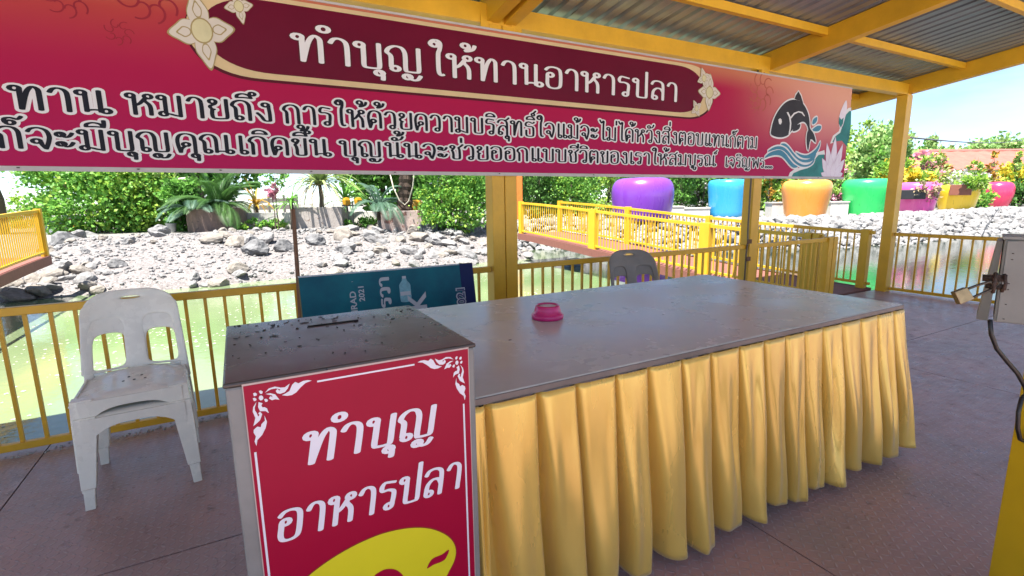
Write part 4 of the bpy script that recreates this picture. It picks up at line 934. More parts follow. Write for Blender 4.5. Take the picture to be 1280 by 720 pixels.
# ------------------------------------------------------------------ stones
def rock_mesh(seed, sub=2):
    bm = bmesh.new(); bmesh.ops.create_icosphere(bm, subdivisions=sub, radius=1); r = random.Random(seed)
    planes = [(Vector((r.gauss(0, 1), r.gauss(0, 1), r.gauss(0, .8))).normalized(), r.uniform(.55, .9)) for _ in range(9)]
    sx, sy, sz = r.uniform(.9, 1.3), r.uniform(.75, 1.05), r.uniform(.55, .8)
    for v in bm.verts:
        c = v.co.copy()
        for n_, d_ in planes:
            k = c.dot(n_)-d_
            if k > 0: c -= n_*k
        c += Vector((r.uniform(-1, 1), r.uniform(-1, 1), r.uniform(-1, 1)))*.045
        v.co = Vector((c.x*sx, c.y*sy, c.z*sz))
    me = bpy.data.meshes.new('boulder'); bm.to_mesh(me); bm.free(); return me
ROCK = mat('pale_limestone', (.175, .172, .174), .88, .25, 2.2, bump=.5, bscale=6, spot=(.13, .12, .115), spot_scale=2.5, spot_at=.6, col2=(.27, .265, .265))
RM = [rock_mesh(40+i, 3) for i in range(9)]
ROCKB = mat('tan_limestone', (.19, .165, .14), .9, .25, 2.5, bump=.5, bscale=7, spot=(.11, .1, .09), spot_scale=3, col2=(.27, .245, .22)); ROCKC = mat('dark_limestone', (.115, .115, .12), .88, .3, 2.5, bump=.5, bscale=7, spot=(.2, .2, .2), spot_scale=3, col2=(.19, .19, .195))
for i, me in enumerate(RM): me.materials.append((ROCK, ROCK, ROCKB, ROCK, ROCKC)[i % 5])
rng = random.Random(21)
def place_rock(x, y, z, s, label, group):
    o = bpy.data.objects.new('boulder', rng.choice(RM)); COL.objects.link(o)
    o.location = (x, y, z); o.rotation_euler = (rng.uniform(-.5, .5), rng.uniform(-.5, .5), rng.uniform(0, 6.28)); o.scale = (s*rng.uniform(.85, 1.2), s*rng.uniform(.8, 1.1), s*rng.uniform(.75, 1.1))
    tag(o, label, 'boulder', group)
LB = 'pale grey broken limestone boulder on the gravel island across the water'; GB = 'boulders on the gravel island'
n_ = 0; tries = 0
while n_ < 235 and tries < 6000:
    tries += 1
    x = rng.uniform(-4.4, 8.4); y = rng.uniform(13.0, 18.8); z = island_z(x, y)
    if z < -.5: continue
    dense = .98 if (x > 2.2 or x < -2.6 or (y < 13.9 and rng.random() < .45)) else .05
    if y > 17.6: dense = .5
    if rng.random() > dense: continue
    s = rng.choice((.11, .14, .17, .2, .26)) * rng.uniform(.8, 1.15)
    if x < 2.6 and y > 15: s *= .62
    place_rock(x, y, z+s*.22, s, LB, GB); n_ += 1
for px, py, d, s in ((205, 320, 15.2, .3), (318, 325, 14.6, .34), (335, 318, 14.9, .3), (300, 332, 14.3, .26), (322, 347, 13.6, .42), (270, 336, 14.2, .28), (285, 318, 15, .22), (355, 330, 14.2, .34), (430, 306, 15.8, .36), (470, 308, 15.6, .36), (395, 322, 14.8, .34), (85, 345, 14.2, .5), (70, 350, 14, .4), (105, 322, 15.4, .36), (107, 304, 16.5, .4)):
    p = pt(px, py, d); place_rock(p.x, p.y, island_z(p.x, p.y)+s*.3, s, LB, GB)
def stones(name, n, pick, smin, smax, m, label, seed):
    r = random.Random(seed); tmp = []
    for k in range(6):
        bm = bmesh.new(); bmesh.ops.create_icosphere(bm, subdivisions=1, radius=1)
        for v in bm.verts: v.co = Vector((v.co.x*r.uniform(.75, 1.25), v.co.y*r.uniform(.7, 1.15), v.co.z*r.uniform(.5, .85)))
        bm.verts.index_update(); tmp.append(([v.co.copy() for v in bm.verts], [tuple(v.index for v in f.verts) for f in bm.faces])); bm.free()
    mb = MB()
    for i in range(n):
        q = pick(r)
        if q is None: continue
        x, y, z = q; s = smin+(smax-smin)*r.random()**2.2; vs_, fs_ = r.choice(tmp); M = Matrix.Rotation(r.uniform(0, 6.28), 3, 'Z') @ Matrix.Rotation(r.uniform(-.6, .6), 3, 'X')
        mb.add([M @ v*s+Vector((x, y, z+s*.25)) for v in vs_], fs_)
    return tag(mb.build(name, m), label, 'stones', kind='stuff')
def pk_island(r):
    x = r.uniform(-4.8, 9.0); y = r.uniform(13.0, 19.0); z = island_z(x, y)
    return None if z < -.5 else (x, y, z)
stones('rubble', 4200, pk_island, .012, .065, ROCK, 'small broken stones and gravel strewn over the island slope', 3)
def pk_far(r):
    x = r.uniform(8.5, 37); y = yedge(x)+r.uniform(-.7, 2.2)
    return (x, y, garden_z(x, y))
def pk_far2(r):
    x = r.uniform(-12, -4); y = 18.2+r.uniform(-.8, .8); return (x, y, garden_z(x, y))
stones('rubble', 5200, pk_far, .07, .27, ROCK, 'white broken rock piled along the far pond bank below the big jars', 5)
stones('rubble', 500, pk_far2, .05, .2, ROCK, 'grey broken rock along the bank beyond the left footbridge', 6)

# ------------------------------------------------------------------ giant jars
def jar(px, py, d, wpx, hpx, col, label, planter=None, prof=None):
    p = pt(px, py, d); x, y = p.x, p.y; z = min(p.z, garden_z(x, y)-.02)
    depth = (Vector((x, y, 0)).dot(Vector((AF.x, AF.y, 0)).normalized()))
    Wd = wpx*depth/FPX*.99; Hh = hpx*depth/FPX*1.0; r = Wd/2
    root = empty('giant_jar', (x, y, z), 0, label, 'giant jar', 'giant coloured jars on the far bank')
    m = mat('jar_'+label.split()[1], col, .3, .05, 1.2, coat=.3, spot=tuple(c*.72 for c in col), spot_scale=5, spot_at=.66, streak=(1, 1, .14), rvar=.08)
    f = prof or [(.76, 0), (.78, .03), (.82, .15), (.895, .40), (.965, .62), (1.0, .76), (.995, .83), (.965, .90), (.90, .96), (.79, .992), (.62, 1.0), (.3, 1.0)]
    body = MB().lathe([(a*r, b*Hh) for a, b in f], 40).build('body', m, root, smooth=True)
    d_ = body.modifiers.new('sub', 'SUBSURF'); d_.levels = d_.render_levels = 1
    return root, x, y, z, r, Hh, m
jar(802, 276, 20, 76, 54, (.19, .045, .42), 'huge purple jar on the bank behind the footbridge', prof=[(.86, 0), (.9, .1), (.965, .35), (1.0, .58), (1.0, .72), (.97, .83), (.9, .92), (.78, .985), (.6, 1.0), (.3, 1.0)])
jar(909, 270, 23, 50, 47, (.035, .32, .62), 'huge blue jar half hidden behind the second pavilion post', prof=[(.84, 0), (.86, .03), (.9, .3), (.95, .6), (1.0, .82), (.97, .92), (.9, .98), (.7, 1.0)])
jar(1005, 274, 20.6, 56, 48, (.78, .29, .05), 'huge orange jar on the bank right of the second post')
jar(1080, 271, 22.8, 55, 46, (.03, .55, .13), 'huge green jar on the bank left of the corner post')
J = jar(1142, 269, 24.2, 46, 40, (.78, .10, .40), 'huge pink jar with a dark window planter behind the corner post')
def face_box(J, du, z0, z1, w_, m, name, dep=.3):
    root, x, y, z, r, Hh, mm = J; ang = math.atan2(-x, -y); ux, uy = math.cos(math.atan2(y, x)-PI/2), math.sin(math.atan2(y, x)-PI/2)
    cxv, cyv = -x/math.hypot(x, y), -y/math.hypot(x, y)
    mb = MB(); a = Vector((cxv*(r*.86)+ux*(du-w_/2), cyv*(r*.86)+uy*(du-w_/2), 0)); b = a+Vector((ux*w_, uy*w_, 0)); o = Vector((cxv*dep, cyv*dep, 0))
    P = [a+o, b+o, b, a]; mb.add([q+Vector((0, 0, z0)) for q in P]+[q+Vector((0, 0, z1)) for q in P], [(3, 2, 1, 0), (4, 5, 6, 7), (0, 1, 5, 4), (1, 2, 6, 5), (2, 3, 7, 6), (3, 0, 4, 7)])
    return mb.build(name, m, root, bevel=.02)
face_box(J, -.12, .62*J[5]*.8, .62*J[5]*1.25, .95, mat('dark_planter', (.02, .02, .025), .4), 'window_box')
J2 = jar(1194, 265, 29.5, 43, 33, (.85, .56, .03), 'huge yellow jar carrying a brown hanging planter')
face_box(J2, .1, .62*J2[5], 1.0*J2[5], .95, mat('brown_planter', (.2, .07, .045), .5), 'window_box')
J3 = jar(1243, 262, 33, 33, 34, (.70, .035, .12), 'huge crimson jar farthest right on the bank', prof=[(.6, 0), (.7, .1), (.9, .35), (1.0, .6), (.97, .8), (.85, .93), (.6, 1.0)])

# ------------------------------------------------------------------ foliage
GR = {}
def leafmat(name, c1, c2, rough=.5, tr=.3):
    return mat('leaf_'+name, c1, rough, .25, 1.6, col2=c2, transl=tr, spec=.3)
LM = {'bright': leafmat('bright', (.08, .28, .035), (.28, .56, .11), tr=.4), 'mid': leafmat('mid', (.06, .2, .03), (.17, .38, .07)), 'dark': leafmat('dark', (.03, .1, .025), (.09, .2, .045)),
      'lime': leafmat('lime', (.2, .4, .04), (.42, .6, .1)), 'blue': leafmat('blue', (.05, .13, .085), (.13, .22, .15)), 'pale': leafmat('pale', (.26, .38, .12), (.42, .52, .2)), 'dry': leafmat('dry', (.3, .22, .12), (.4, .32, .2), tr=.1),
      'tree': leafmat('tree', (.22, .42, .13), (.4, .6, .22)), 'gold': leafmat('gold', (.4, .3, .03), (.5, .24, .04)), 'yellow': leafmat('yellow', (.65, .48, .03), (.75, .6, .06)), 'pink': leafmat('pink', (.6, .14, .28), (.7, .35, .45)), 'whitef': leafmat('whitef', (.65, .65, .62), (.75, .72, .72))}
BARK = mat('bark', (.1, .075, .055), .9, .3, 5, bump=.7, bscale=12, streak=(1, 1, .3))
def leaves(blobs, n, L0, W0, seed, clumps=26, up=.35):
    """leaf faces gathered in clumps on and inside the lobes (centre, radii) of a crown; leaves are folded blades"""
    r = np.random.RandomState(seed); tot = sum(a[1][0]*a[1][1]*a[1][2] for a in blobs)**1. ; V = []; Fc = []
    C = []; 
    for c, rad in blobs:
        k = max(3, int(clumps*(rad[0]*rad[1]*rad[2])/tot))
        for _ in range(k):
            d = r.normal(size=3); d /= np.linalg.norm(d); q = r.uniform(.55, 1.0)**.5
            if r.rand() < .18: q *= .55
            C.append((np.array(c)+d*q*np.array(rad)*r.uniform(.88, 1.06), d, np.mean(rad)*r.uniform(.16, .30)))
    per = max(1, n//len(C)); vs_ = []
    for c, d, s in C:
        m_ = int(per*r.uniform(.6, 1.4)); P = c+r.normal(size=(m_, 3))*s*np.array([1, 1, .8])*.75
        D = d*.8+r.normal(size=(m_, 3))*.75; D[:, 2] += up*r.uniform(-.6, 1.2, m_); D /= np.linalg.norm(D, axis=1)[:, None]
        A = np.cross(D, r.normal(size=(m_, 3))); A /= np.linalg.norm(A, axis=1)[:, None]; Nn = np.cross(A, D)
        l = L0*r.uniform(.6, 1.3, m_)[:, None]; w_ = W0*r.uniform(.7, 1.25, m_)[:, None]
        vs_.append(np.stack([P, P+D*l*.45+A*w_+Nn*w_*.35, P+D*l, P+D*l*.45-A*w_+Nn*w_*.35], 1))
    Q = np.concatenate(vs_); k = len(Q); V = Q.reshape(-1, 3); I = np.arange(k)*4
    T = np.concatenate([np.stack([I, I+1, I+2], 1), np.stack([I, I+2, I+3], 1)])
    me = bpy.data.meshes.new('foliage'); me.vertices.add(len(V)); me.vertices.foreach_set('co', V.ravel().astype('f'))
    me.loops.add(len(T)*3); me.loops.foreach_set('vertex_index', T.ravel().astype('i')); me.polygons.add(len(T)); me.polygons.foreach_set('loop_start', np.arange(len(T))*3); me.polygons.foreach_set('loop_total', np.full(len(T), 3))
    me.update(calc_edges=True); return me
def leafobj(name, me, m, parent):
    me.materials.append(m); o = bpy.data.objects.new(name, me); COL.objects.link(o); o.parent = parent; return o
SEED = [100]
OTHER = {'bright': ('lime', 'mid'), 'mid': ('bright', 'dark'), 'dark': ('mid', 'mid'), 'lime': ('bright', 'pale'), 'tree': ('pale', 'bright'), 'pale': ('lime', 'tree'), 'gold': ('lime', 'dry')}
def mix_leaves(o, lm, seed):
    """some leaves of the crown are younger or older than the rest"""
    if lm not in OTHER: return
    me = o.data; n = len(me.polygons)//2; r = np.random.RandomState(seed+9)
    for k in OTHER[lm]: me.materials.append(LM[k])
    run_ = np.repeat(r.choice(3, size=n//24+1, p=(.62, .24, .14)), 24)[:n]; q = r.rand(n); run_ = np.where(q < .25, r.choice(3, size=n, p=(.6, .2, .2)), run_)
    me.polygons.foreach_set('material_index', np.concatenate([run_, run_]).astype('i'))
def plant(name, loc, blobs, n, L0, W0, lm, label, cat, group=None, stems=1, blossoms=None, inner='dark', trunk=None):
    SEED[0] += 1; root = empty(name, loc, 0, label, cat, group); r = random.Random(SEED[0])
    fo = leafobj('crown' if trunk else 'foliage', leaves(blobs, n, L0, W0, SEED[0], clumps=max(20, n//70)), LM[lm], root); mix_leaves(fo, lm, SEED[0])
    if blossoms:
        leafobj('blossom', leaves(blobs, blossoms[1], L0*blossoms[2], W0*blossoms[2]*1.6, SEED[0]+5000, clumps=blossoms[3]), LM[blossoms[0]], root)
    mb = MB()
    if trunk:
        h, rad = trunk; mb.tube([(0, 0, -.15), (.03*h, 0, h*.4), (-.02*h, .02*h, h*.75), (0, 0, h)], [rad*1.25, rad, rad*.8, rad*.6], 10)
        for c, ra in blobs[:7]: mb.tube([(0, 0, h*.7), (c[0]*.5, c[1]*.5, (h*.7+c[2])/2+.1), tuple(c)], [rad*.5, rad*.35, rad*.15], 6)
        mb.build('trunk', BARK, root, smooth=True)
    else:
        for k in range(6):
            c, ra = blobs[k % len(blobs)]; a = r.uniform(0, 6.3)
            mb.tube([(.1*math.cos(a), .1*math.sin(a), -.1), (c[0]*.4+.15*math.cos(a), c[1]*.4+.15*math.sin(a), c[2]*.5), (c[0]+ra[0]*.4*math.cos(a), c[1]+ra[1]*.4*math.sin(a), c[2]+ra[2]*.3)], [.035, .025, .01], 6)
        mb.build('stem', BARK, root, smooth=True)
    return root
def gpt(px, d):
    """ground spot of the garden under photograph column px, d metres ahead"""
    p = pt(px, 260, d); return p.x, p.y, max(island_z(p.x, p.y) if -7 < p.x < 10 and p.y < 19.3 else -9, garden_z(p.x, p.y))
K_ = 1/FPX
# -- behind the island, left to right
plant('bush', gpt(128, 18.2), [((0, 0, 1.1), (1.75, 1.5, 1.3)), ((-1.2, .1, 2.2), (1.0, .9, .7)), ((.95, .1, 1.0), (1.1, .9, 1.1)), ((.1, 0, 2.1), (1.9, 1.2, 1.0))], 13000, .15, .06, 'bright', 'big rounded bright green bush left of the fern palms', 'bush')
plant('bush', gpt(186, 18.6), [((0, 0, .9), (.75, .7, .9)), ((.1, .1, 1.8), (.8, .7, .8)), ((-.35, 0, 1.35), (.6, .6, .7))], 4200, .14, .055, 'lime', 'yellow green leafy bush between the big bush and the fern palms', 'bush')
plant('bush', gpt(568, 18.0), [((0, 0, .95), (1.2, 1.0, .95)), ((.1, 0, 2.0), (.95, .85, 1.0)), ((.65, .1, 1.3), (.6, .6, .9)), ((-.7, 0, 1.2), (.55, .6, .8))], 9000, .11, .045, 'bright', 'dense upright green bush just left of the double post', 'bush')
plant('hedge', gpt(672, 21.5), [((0, 0, 1.1), (.8, .9, 1.2)), ((0, 0, 2.2), (.8, .9, .9))], 5200, .11, .042, 'dark', 'dark green hedge beside the orange pillar', 'hedge')
plant('hedge', gpt(718, 21.5), [((0, 0, 1.0), (1.0, .9, 1.1)), ((.1, 0, 2.0), (.9, .85, .9)), ((-.5, 0, 1.8), (.7, .7, .9))], 7600, .10, .042, 'bright', 'bright green clipped hedge left of the purple jar', 'hedge')
plant('shrub', gpt(757, 24), [((0, 0, 1.1), (.6, .6, 1.1)), ((.1, 0, 2.3), (.7, .6, .9))], 1800, .16, .06, 'lime', 'thin yellow green shrub close against the purple jar', 'shrub')
plant('shrub', gpt(850, 24), [((0, 0, 1.2), (.55, .5, .9)), ((.1, 0, 2.2), (.6, .5, .7))], 2600, .14, .05, 'mid', 'leafy green shrub right of the purple jar', 'shrub')
plant('shrub', gpt(874, 24.5), [((0, 0, 1.2), (.6, .5, .8)), ((.1, 0, 2.1), (.55, .5, .7))], 2400, .13, .05, 'dark', 'dark flowering shrub dotted white left of the blue jar', 'shrub', blossoms=('whitef', 260, .8, 40))
plant('shrub', gpt(963, 23), [((0, 0, 1.0), (.65, .6, .8)), ((.1, 0, 1.9), (.6, .5, .6))], 2200, .15, .055, 'lime', 'lime green shrub left of the orange jar', 'shrub', blossoms=('gold', 200, .9, 22))
plant('shrub', gpt(1043, 23.5), [((0, 0, 1.1), (.4, .4, 1.0)), ((0, .1, 2.0), (.4, .4, .6))], 1200, .13, .045, 'pale', 'pink flowered shrub between the orange and green jars', 'shrub', blossoms=('pink', 320, .9, 26))
# -- palms, cordyline and stump planters
def frond(mb, base, az, el, ln, droop, leaflet, lw, n=34, curl=0):
    P = []; p = Vector(base); dirn_ = Vector((math.cos(az)*math.cos(el), math.sin(az)*math.cos(el), math.sin(el))); st_ = ln/n
    for i in range(n+1):
        P.append(p.copy()); p += dirn_*st_; dirn_ = (dirn_+Vector((0, 0, -droop/n*(1+i/n)))).normalized()
    side0 = Vector((-math.sin(az), math.cos(az), 0))
    V = []; F = []
    for i in range(n):
        w_ = .012*(1-i/n)+.003; V += [P[i]+side0*w_, P[i]-side0*w_]
    F += [(2*i, 2*i+1, 2*i+3, 2*i+2) for i in range(n-1)]; mb.add(V, F)
    for i in range(3, n):
        t = i/n; d_ = (P[i+1]-P[i]).normalized(); s = leaflet*math.sin(PI*min(1, .12+.88*t))**.6
        for sd_ in (1, -1):
            for h in (0, .5):
                b_ = P[i]+(P[i+1]-P[i])*h; o_ = (side0*sd_+d_*.55+Vector((0, 0, .12))).normalized(); tip = b_+o_*s+Vector((0, 0, -s*.35))
                mid_ = b_+o_*s*.5; q = d_*lw
                mb.add([b_, mid_+q, tip, mid_-q], [(0, 1, 2, 3)])
def palm(loc, nf, ln, label, lm, trunk=None, el=(.5, 1.3), leaflet=.34, cat='palm', name='palm', seed=1, dry=0, lw=.012):
    r = random.Random(seed); root = empty(name, loc, 0, label, cat); mb = MB(); zt = trunk[0] if trunk else .05
    tx_ = trunk[2] if trunk and len(trunk) > 2 else 0
    for i in range(nf): frond(mb, (tx_+r.uniform(-.05, .05), r.uniform(-.05, .05), zt), i*2.4+r.uniform(-.2, .2), r.uniform(*el), ln*r.uniform(.75, 1.15), r.uniform(.9, 1.7), leaflet, lw)
    mb.build('crown', LM[lm], root)
    tb = MB()
    if trunk:
        h, rad = trunk[:2]; n = 18; P = [(tx_*(i/n)**1.3, 0, h*i/n) for i in range(n+1)]; tb.tube(P, [rad*(1.1 if i % 2 else .94)*(1.15-.3*i/n) for i in range(n+1)], 12); tb.build('trunk', mat('palm_trunk', (.06, .04, .03), .95, .4, 8, bump=.8, bscale=20), root)
    if dry:
        db = MB()
        for i in range(dry):
            a = r.uniform(0, 6.3); q = [Vector((.1*math.cos(a), .1*math.sin(a), zt))]; dd = Vector((math.cos(a)*.5, math.sin(a)*.5, .3))
            for k in range(8): q.append(q[-1]+dd*.14); dd = (dd+Vector((r.uniform(-.3, .3), r.uniform(-.3, .3), -.42))).normalized()
            db.tube(q, [.012*(1-k/12) for k in range(9)], 4, caps=False)
        db.build('dry_stalks', LM['dry'], root)
    return root
def ring_planter(loc, r, h, m, label, n=28):
    o = MB().lathe([(r*1.0, -.15), (r*1.03, h*.5), (r, h), (r*.86, h), (r*.84, h*.75), (0, h*.75)], n, caps=(True, False)).build('ring_planter', m, None); o.location = loc
    return tag(o, label, 'planter')
STUMP = mat('brown_cement', (.22, .15, .125), .9, .25, 3, bump=.6, bscale=9, spot=(.1, .075, .07), spot_scale=4, spot_at=.62)
CONC = mat('grey_cement', (.3, .27, .25), .9, .2, 4, bump=.4, bscale=20, spot=(.18, .13, .11), spot_scale=5, spot_at=.6)
g = gpt(270, 18.2); ring_planter(g, .92, .78, STUMP, 'wide brown cement ring planter holding the fern palms')
palm((g[0]+.1, g[1], g[2]+.62), 40, 1.9, 'dark feathery fern palm growing from the brown ring planter', 'dark', el=(.45, 1.45), leaflet=.36, seed=3, lw=.013)
palm((g[0]-.6, g[1]-.15, g[2]+.60), 14, 1.35, 'blue green feathery palm leaning left out of the ring planter', 'blue', el=(.1, 1.0), leaflet=.32, seed=4, lw=.013)
plant('shrub', (g[0]-1.05, g[1]+.5, g[2]), [((0, 0, .6), (.5, .5, .6)), ((0, 0, 1.3), (.55, .5, .6))], 1500, .15, .06, 'mid', 'low green shrub behind the grey bucket', 'shrub')
g = gpt(211, 17.7); o = MB().lathe([(.12, 0), (.17, .3), (.18, .31), (.165, .31), (.115, .02), (0, .02)], 20, caps=(True, False)).build('bucket', mat('grey_bucket', (.35, .36, .38), .5), None, smooth=True); o.location = (g[0], g[1], g[2]); tag(o, 'small pale grey bucket standing among the stones below the fern palms', 'bucket')
g = gpt(400, 18.1)
o = MB().box((-.85, -.4, -.2), (.85, .4, .72)).build('block_planter', CONC, None, bevel=.02); o.location = g; o.rotation_euler.z = R(-24); tag(o, 'long grey cement block planter under the spiky strap leaf plant', 'planter')
# strap-leaf plants
def strap(loc, n, ln, label, lm, h=.9, seed=1, width=.05, dry=0, name='strap_leaf_plant', pinkish=None):
    r = random.Random(seed); root = empty(name, loc, 0, label, 'plant'); mb = MB()
    for i in range(n):
        a = i*2.39996+r.uniform(-.2, .2); e = r.uniform(.2, 1.45); d_ = Vector((math.cos(a)*math.cos(e), math.sin(a)*math.cos(e), math.sin(e))); s = Vector((-math.sin(a), math.cos(a), 0)); p = Vector((0, 0, h+r.uniform(-.1, .05))); L_ = ln*r.uniform(.7, 1.15); V = []; m_ = 9
        for k in range(m_+1):
            w_ = width*(1-(k/m_)**1.7)+.002; V += [p+s*w_, p+Vector((0, 0, -w_*.35)), p-s*w_]; p = p+d_*L_/m_; d_ = (d_+Vector((0, 0, -.17-.06*k/m_))).normalized()
        F = []
        for k in range(m_): a_ = 3*k; F += [(a_, a_+1, a_+4, a_+3), (a_+1, a_+2, a_+5, a_+4)]
        mb.add(V, F)
    mb.build('foliage', LM[lm], root)
    MB().tube([(0, 0, -.05), (.03, 0, h*.5), (0, 0, h)], [.09, .075, .06], 8).build('stem', BARK, root, smooth=True)
    if dry:
        db = MB()
        for i in range(dry):
            a = r.uniform(0, 6.3); q = [Vector((.08*math.cos(a), .08*math.sin(a), h-.05))]; dd = Vector((math.cos(a)*.7, math.sin(a)*.7, .2))
            for k in range(8): q.append(q[-1]+dd*.15); dd = (dd+Vector((r.uniform(-.35, .35), r.uniform(-.35, .35), -.4))).normalized()
            db.tube(q, [.012*(1-k/12) for k in range(9)], 4, caps=False)
        db.build('dry_stalks', LM['dry'], root)
    return root
strap((g[0]+.05, g[1], g[2]+.55), 80, 1.9, 'spiky strap leaf plant with dry stalks rising from the block planter', 'pale', 1.0, 8, .055, dry=34)
strap((g[0]-.95, g[1]-.1, g[2]), 26, 1.0, 'tall thin green grassy plant behind the wooden stick', 'bright', .9, 9, .035)
strap((g[0]+1.0, g[1]+.6, g[2]), 30, 1.4, 'green strap leaf plant right of the dry stalks', 'bright', .95, 12, .05)
g = gpt(504, 18.0)
o = MB().box((-.72, -.55, -.2), (.72, .55, .62)).build('square_planter', mat('stained_cement', (.36, .28, .25), .9, .25, 3, bump=.4, bscale=12, spot=(.2, .1, .08), spot_scale=3, spot_at=.58), None, bevel=.015); o.location = g; o.rotation_euler.z = R(-22); tag(o, 'stained square cement planter round the dark palm trunk', 'planter')
palm((g[0]+.05, g[1], g[2]+.55), 20, 2.0, 'dark trunked palm standing in the square cement planter', 'mid', trunk=(2.3, .24, .25), el=(.2, 1.2), seed=14)
palm((g[0]-.8, g[1]+.25, g[2]+.3), 12, 1.35, 'pale blue green fern palm left of the dark trunk', 'blue', el=(.3, 1.25), leaflet=.3, seed=15, trunk=(.5, .08))
ro = MB().tube([(-.42, -.3, 1.9), (-.3, -.34, 1.3), (-.12, -.36, .88), (.06, -.38, .72), (.2, -.36, .85), (.36, -.3, 1.35), (.46, -.26, 2.1)], .022, 6).build('rope', mat('pale_rope', (.55, .5, .4), .9), None, smooth=True); ro.location = (g[0]+.05, g[1], g[2]+.1); ro.rotation_euler.z = R(-24); tag(ro, 'pale rope hung in a loop round the dark palm trunk', 'rope')
g2 = gpt(519, 19.6); yj = MB().lathe([(.2, 0), (.32, .2), (.36, .4), (.3, .6), (.2, .68)], 20).build('yellow_jar', mat('jar_small', (.75, .36, .02), .4), None, smooth=True); yj.location = (g2[0], g2[1], g2[2]+.3); tag(yj, 'small orange yellow jar behind the square planter', 'jar')
g2 = gpt(535, 17.6); o = MB().box((-.32, -.2, -.05), (.32, .2, .22)).box((-.28, -.16, .225), (.28, .16, .23)).build('crate', mat('dark_crate', (.05, .06, .07), .6), None); o.location = g2; o.rotation_euler.z = R(-25); tag(o, 'low dark crate at the foot of the upright green bush', 'crate')
# low walls between planters
for pa, pb, lb in ((305, 364, 'low pale cement kerb wall left of the wooden stick'), (424, 482, 'low pale cement kerb wall left of the square planter')):
    a = gpt(pa, 18.9); b = gpt(pb, 18.7)
    o = MB().bar((a[0], a[1], .82), (b[0], b[1], .82), .25, .62).build('kerb_wall', mat('pale_cement', (.5, .48, .45), .9, .12, 5, bump=.2, spot=(.3, .28, .26), spot_scale=4, spot_at=.64), None, bevel=.01); tag(o, lb, 'kerb wall', 'kerb walls on the island')
    plant('ground_cover', ((a[0]+b[0])/2, (a[1]+b[1])/2-.55, .62), [((-.5, 0, .1), (.5, .3, .16)), ((.4, 0, .1), (.6, .3, .18))], 900, .1, .04, 'bright' if pa < 400 else 'mid', lb.replace('low pale cement kerb wall', 'low green creeping plants before the kerb'), 'plant')
# dark board fence far behind and bird-shaped signs
a = gpt(318, 23); b = gpt(372, 23); o = empty('board_fence', a, 0, 'dark weathered board fence behind the wooden stick', 'fence'); A0 = Vector(a); D0 = Vector(b)-A0
for z in (.75, 1.05): MB().bar((0, 0, z), D0+Vector((0, 0, z)), .05, .2).build('board', mat('grey_board', (.14, .13, .12), .8), o)
for t in (.0, .35, .7, 1.): MB().box((-.05, -.05, -.2), (.05, .05, 1.3)).build('post', mat('grey_board', (.14, .13, .12), .8), o).location = D0*t
g = gpt(441, 17.6); o = empty('yellow_signs', g, R(-24), 'pair of small yellow lantern boxes on a thin dark pole', 'lantern')
MB().tube([(0, 0, -.1), (0, 0, .95)], .02, 6).build('pole', mat('dark_steel', (.05, .05, .05), .4), o)
for s in (-1, 1): MB().lathe([(.07, .80), (.13, .84), (.14, .98), (.09, 1.06), (.0, 1.08)], 4, (s*.2, 0, 0)).build('lamp_box', mat('amber_paint', (.38, .2, .01), .4), o)
MB().bar((-.36, 0, .8), (.36, 0, .8), .04, .05).build('cross_bar', mat('dark_steel', (.05, .05, .05), .4), o)
g = gpt(342, 17.9); o = empty('pink_flower_plant', g, 0, 'thin stemmed plant with one bright pink flower left of the stick', 'flower')
MB().tube([(0, 0, 0), (.02, 0, .8), (-.04, 0, 1.5)], [.025, .018, .01], 6).build('stem', BARK, o); MB().tube([(.12, .1, 0), (.1, .1, 1.0), (.16, .1, 1.9)], [.025, .02, .012], 6).build('stem', BARK, o)
leafobj('blossom', leaves([((0, 0, 1.45), (.14, .14, .18))], 160, .14, .05, 77, clumps=8), LM['pink'], o); leafobj('foliage', leaves([((.1, .1, 1.9), (.4, .4, .35))], 300, .14, .04, 78, clumps=14), LM['bright'], o)
g = gpt(320, 20.5); strap((g[0], g[1], g[2]), 26, 1.2, 'yellow brown dried plant behind the low kerb wall', 'gold', .9, 21, .05)
# white arching palm stalk
g = gpt(215, 19.5); o = MB().tube([(-1.0, -.2, 1.0), (-.7, -.2, 1.32), (-.3, -.2, 1.62), (.2, -.2, 1.8), (.9, -.2, 1.92)], [.06, .09, .1, .09, .05], 8).build('palm_stalk', mat('bleached_stalk', (.55, .5, .4), .8, .15, 8), None, smooth=True); o.location = g; o.rotation_euler.z = R(-24); tag(o, 'bleached arching palm stalk above the yellow green bush', 'palm stalk')
# orange pillar
g = gpt(647, 20.5); o = empty('orange_pillar', g, R(-24), 'orange painted pillar behind the double post', 'pillar')
MB().box((-.19, -.19, -.1), (.19, .19, 2.3)).build('shaft', mat('orange_paint', (.7, .17, .025), .5), o, bevel=.02); MB().box((-.24, -.24, 2.303), (.24, .24, 2.4)).build('cap', mat('orange_paint', (.7, .17, .025), .5), o)
# white step bench beyond the left bridge
g = gpt(78, 18.4); o = empty('concrete_bench', g, R(-12), 'white concrete bench with an orange end beyond the left footbridge', 'bench')
MB().box((-.9, -.3, .5), (.5, .3, .62)).build('seat', mat('white_cement', (.6, .6, .6), .8), o, bevel=.01); MB().box((-.8, -.25, -.2), (.2, .25, .497)).build('base', mat('blue_grey_cement', (.3, .33, .36), .8), o); MB().box((.203, -.27, -.2), (.47, .27, .497)).build('end_block', mat('orange_paint', (.7, .17, .025), .5), o)
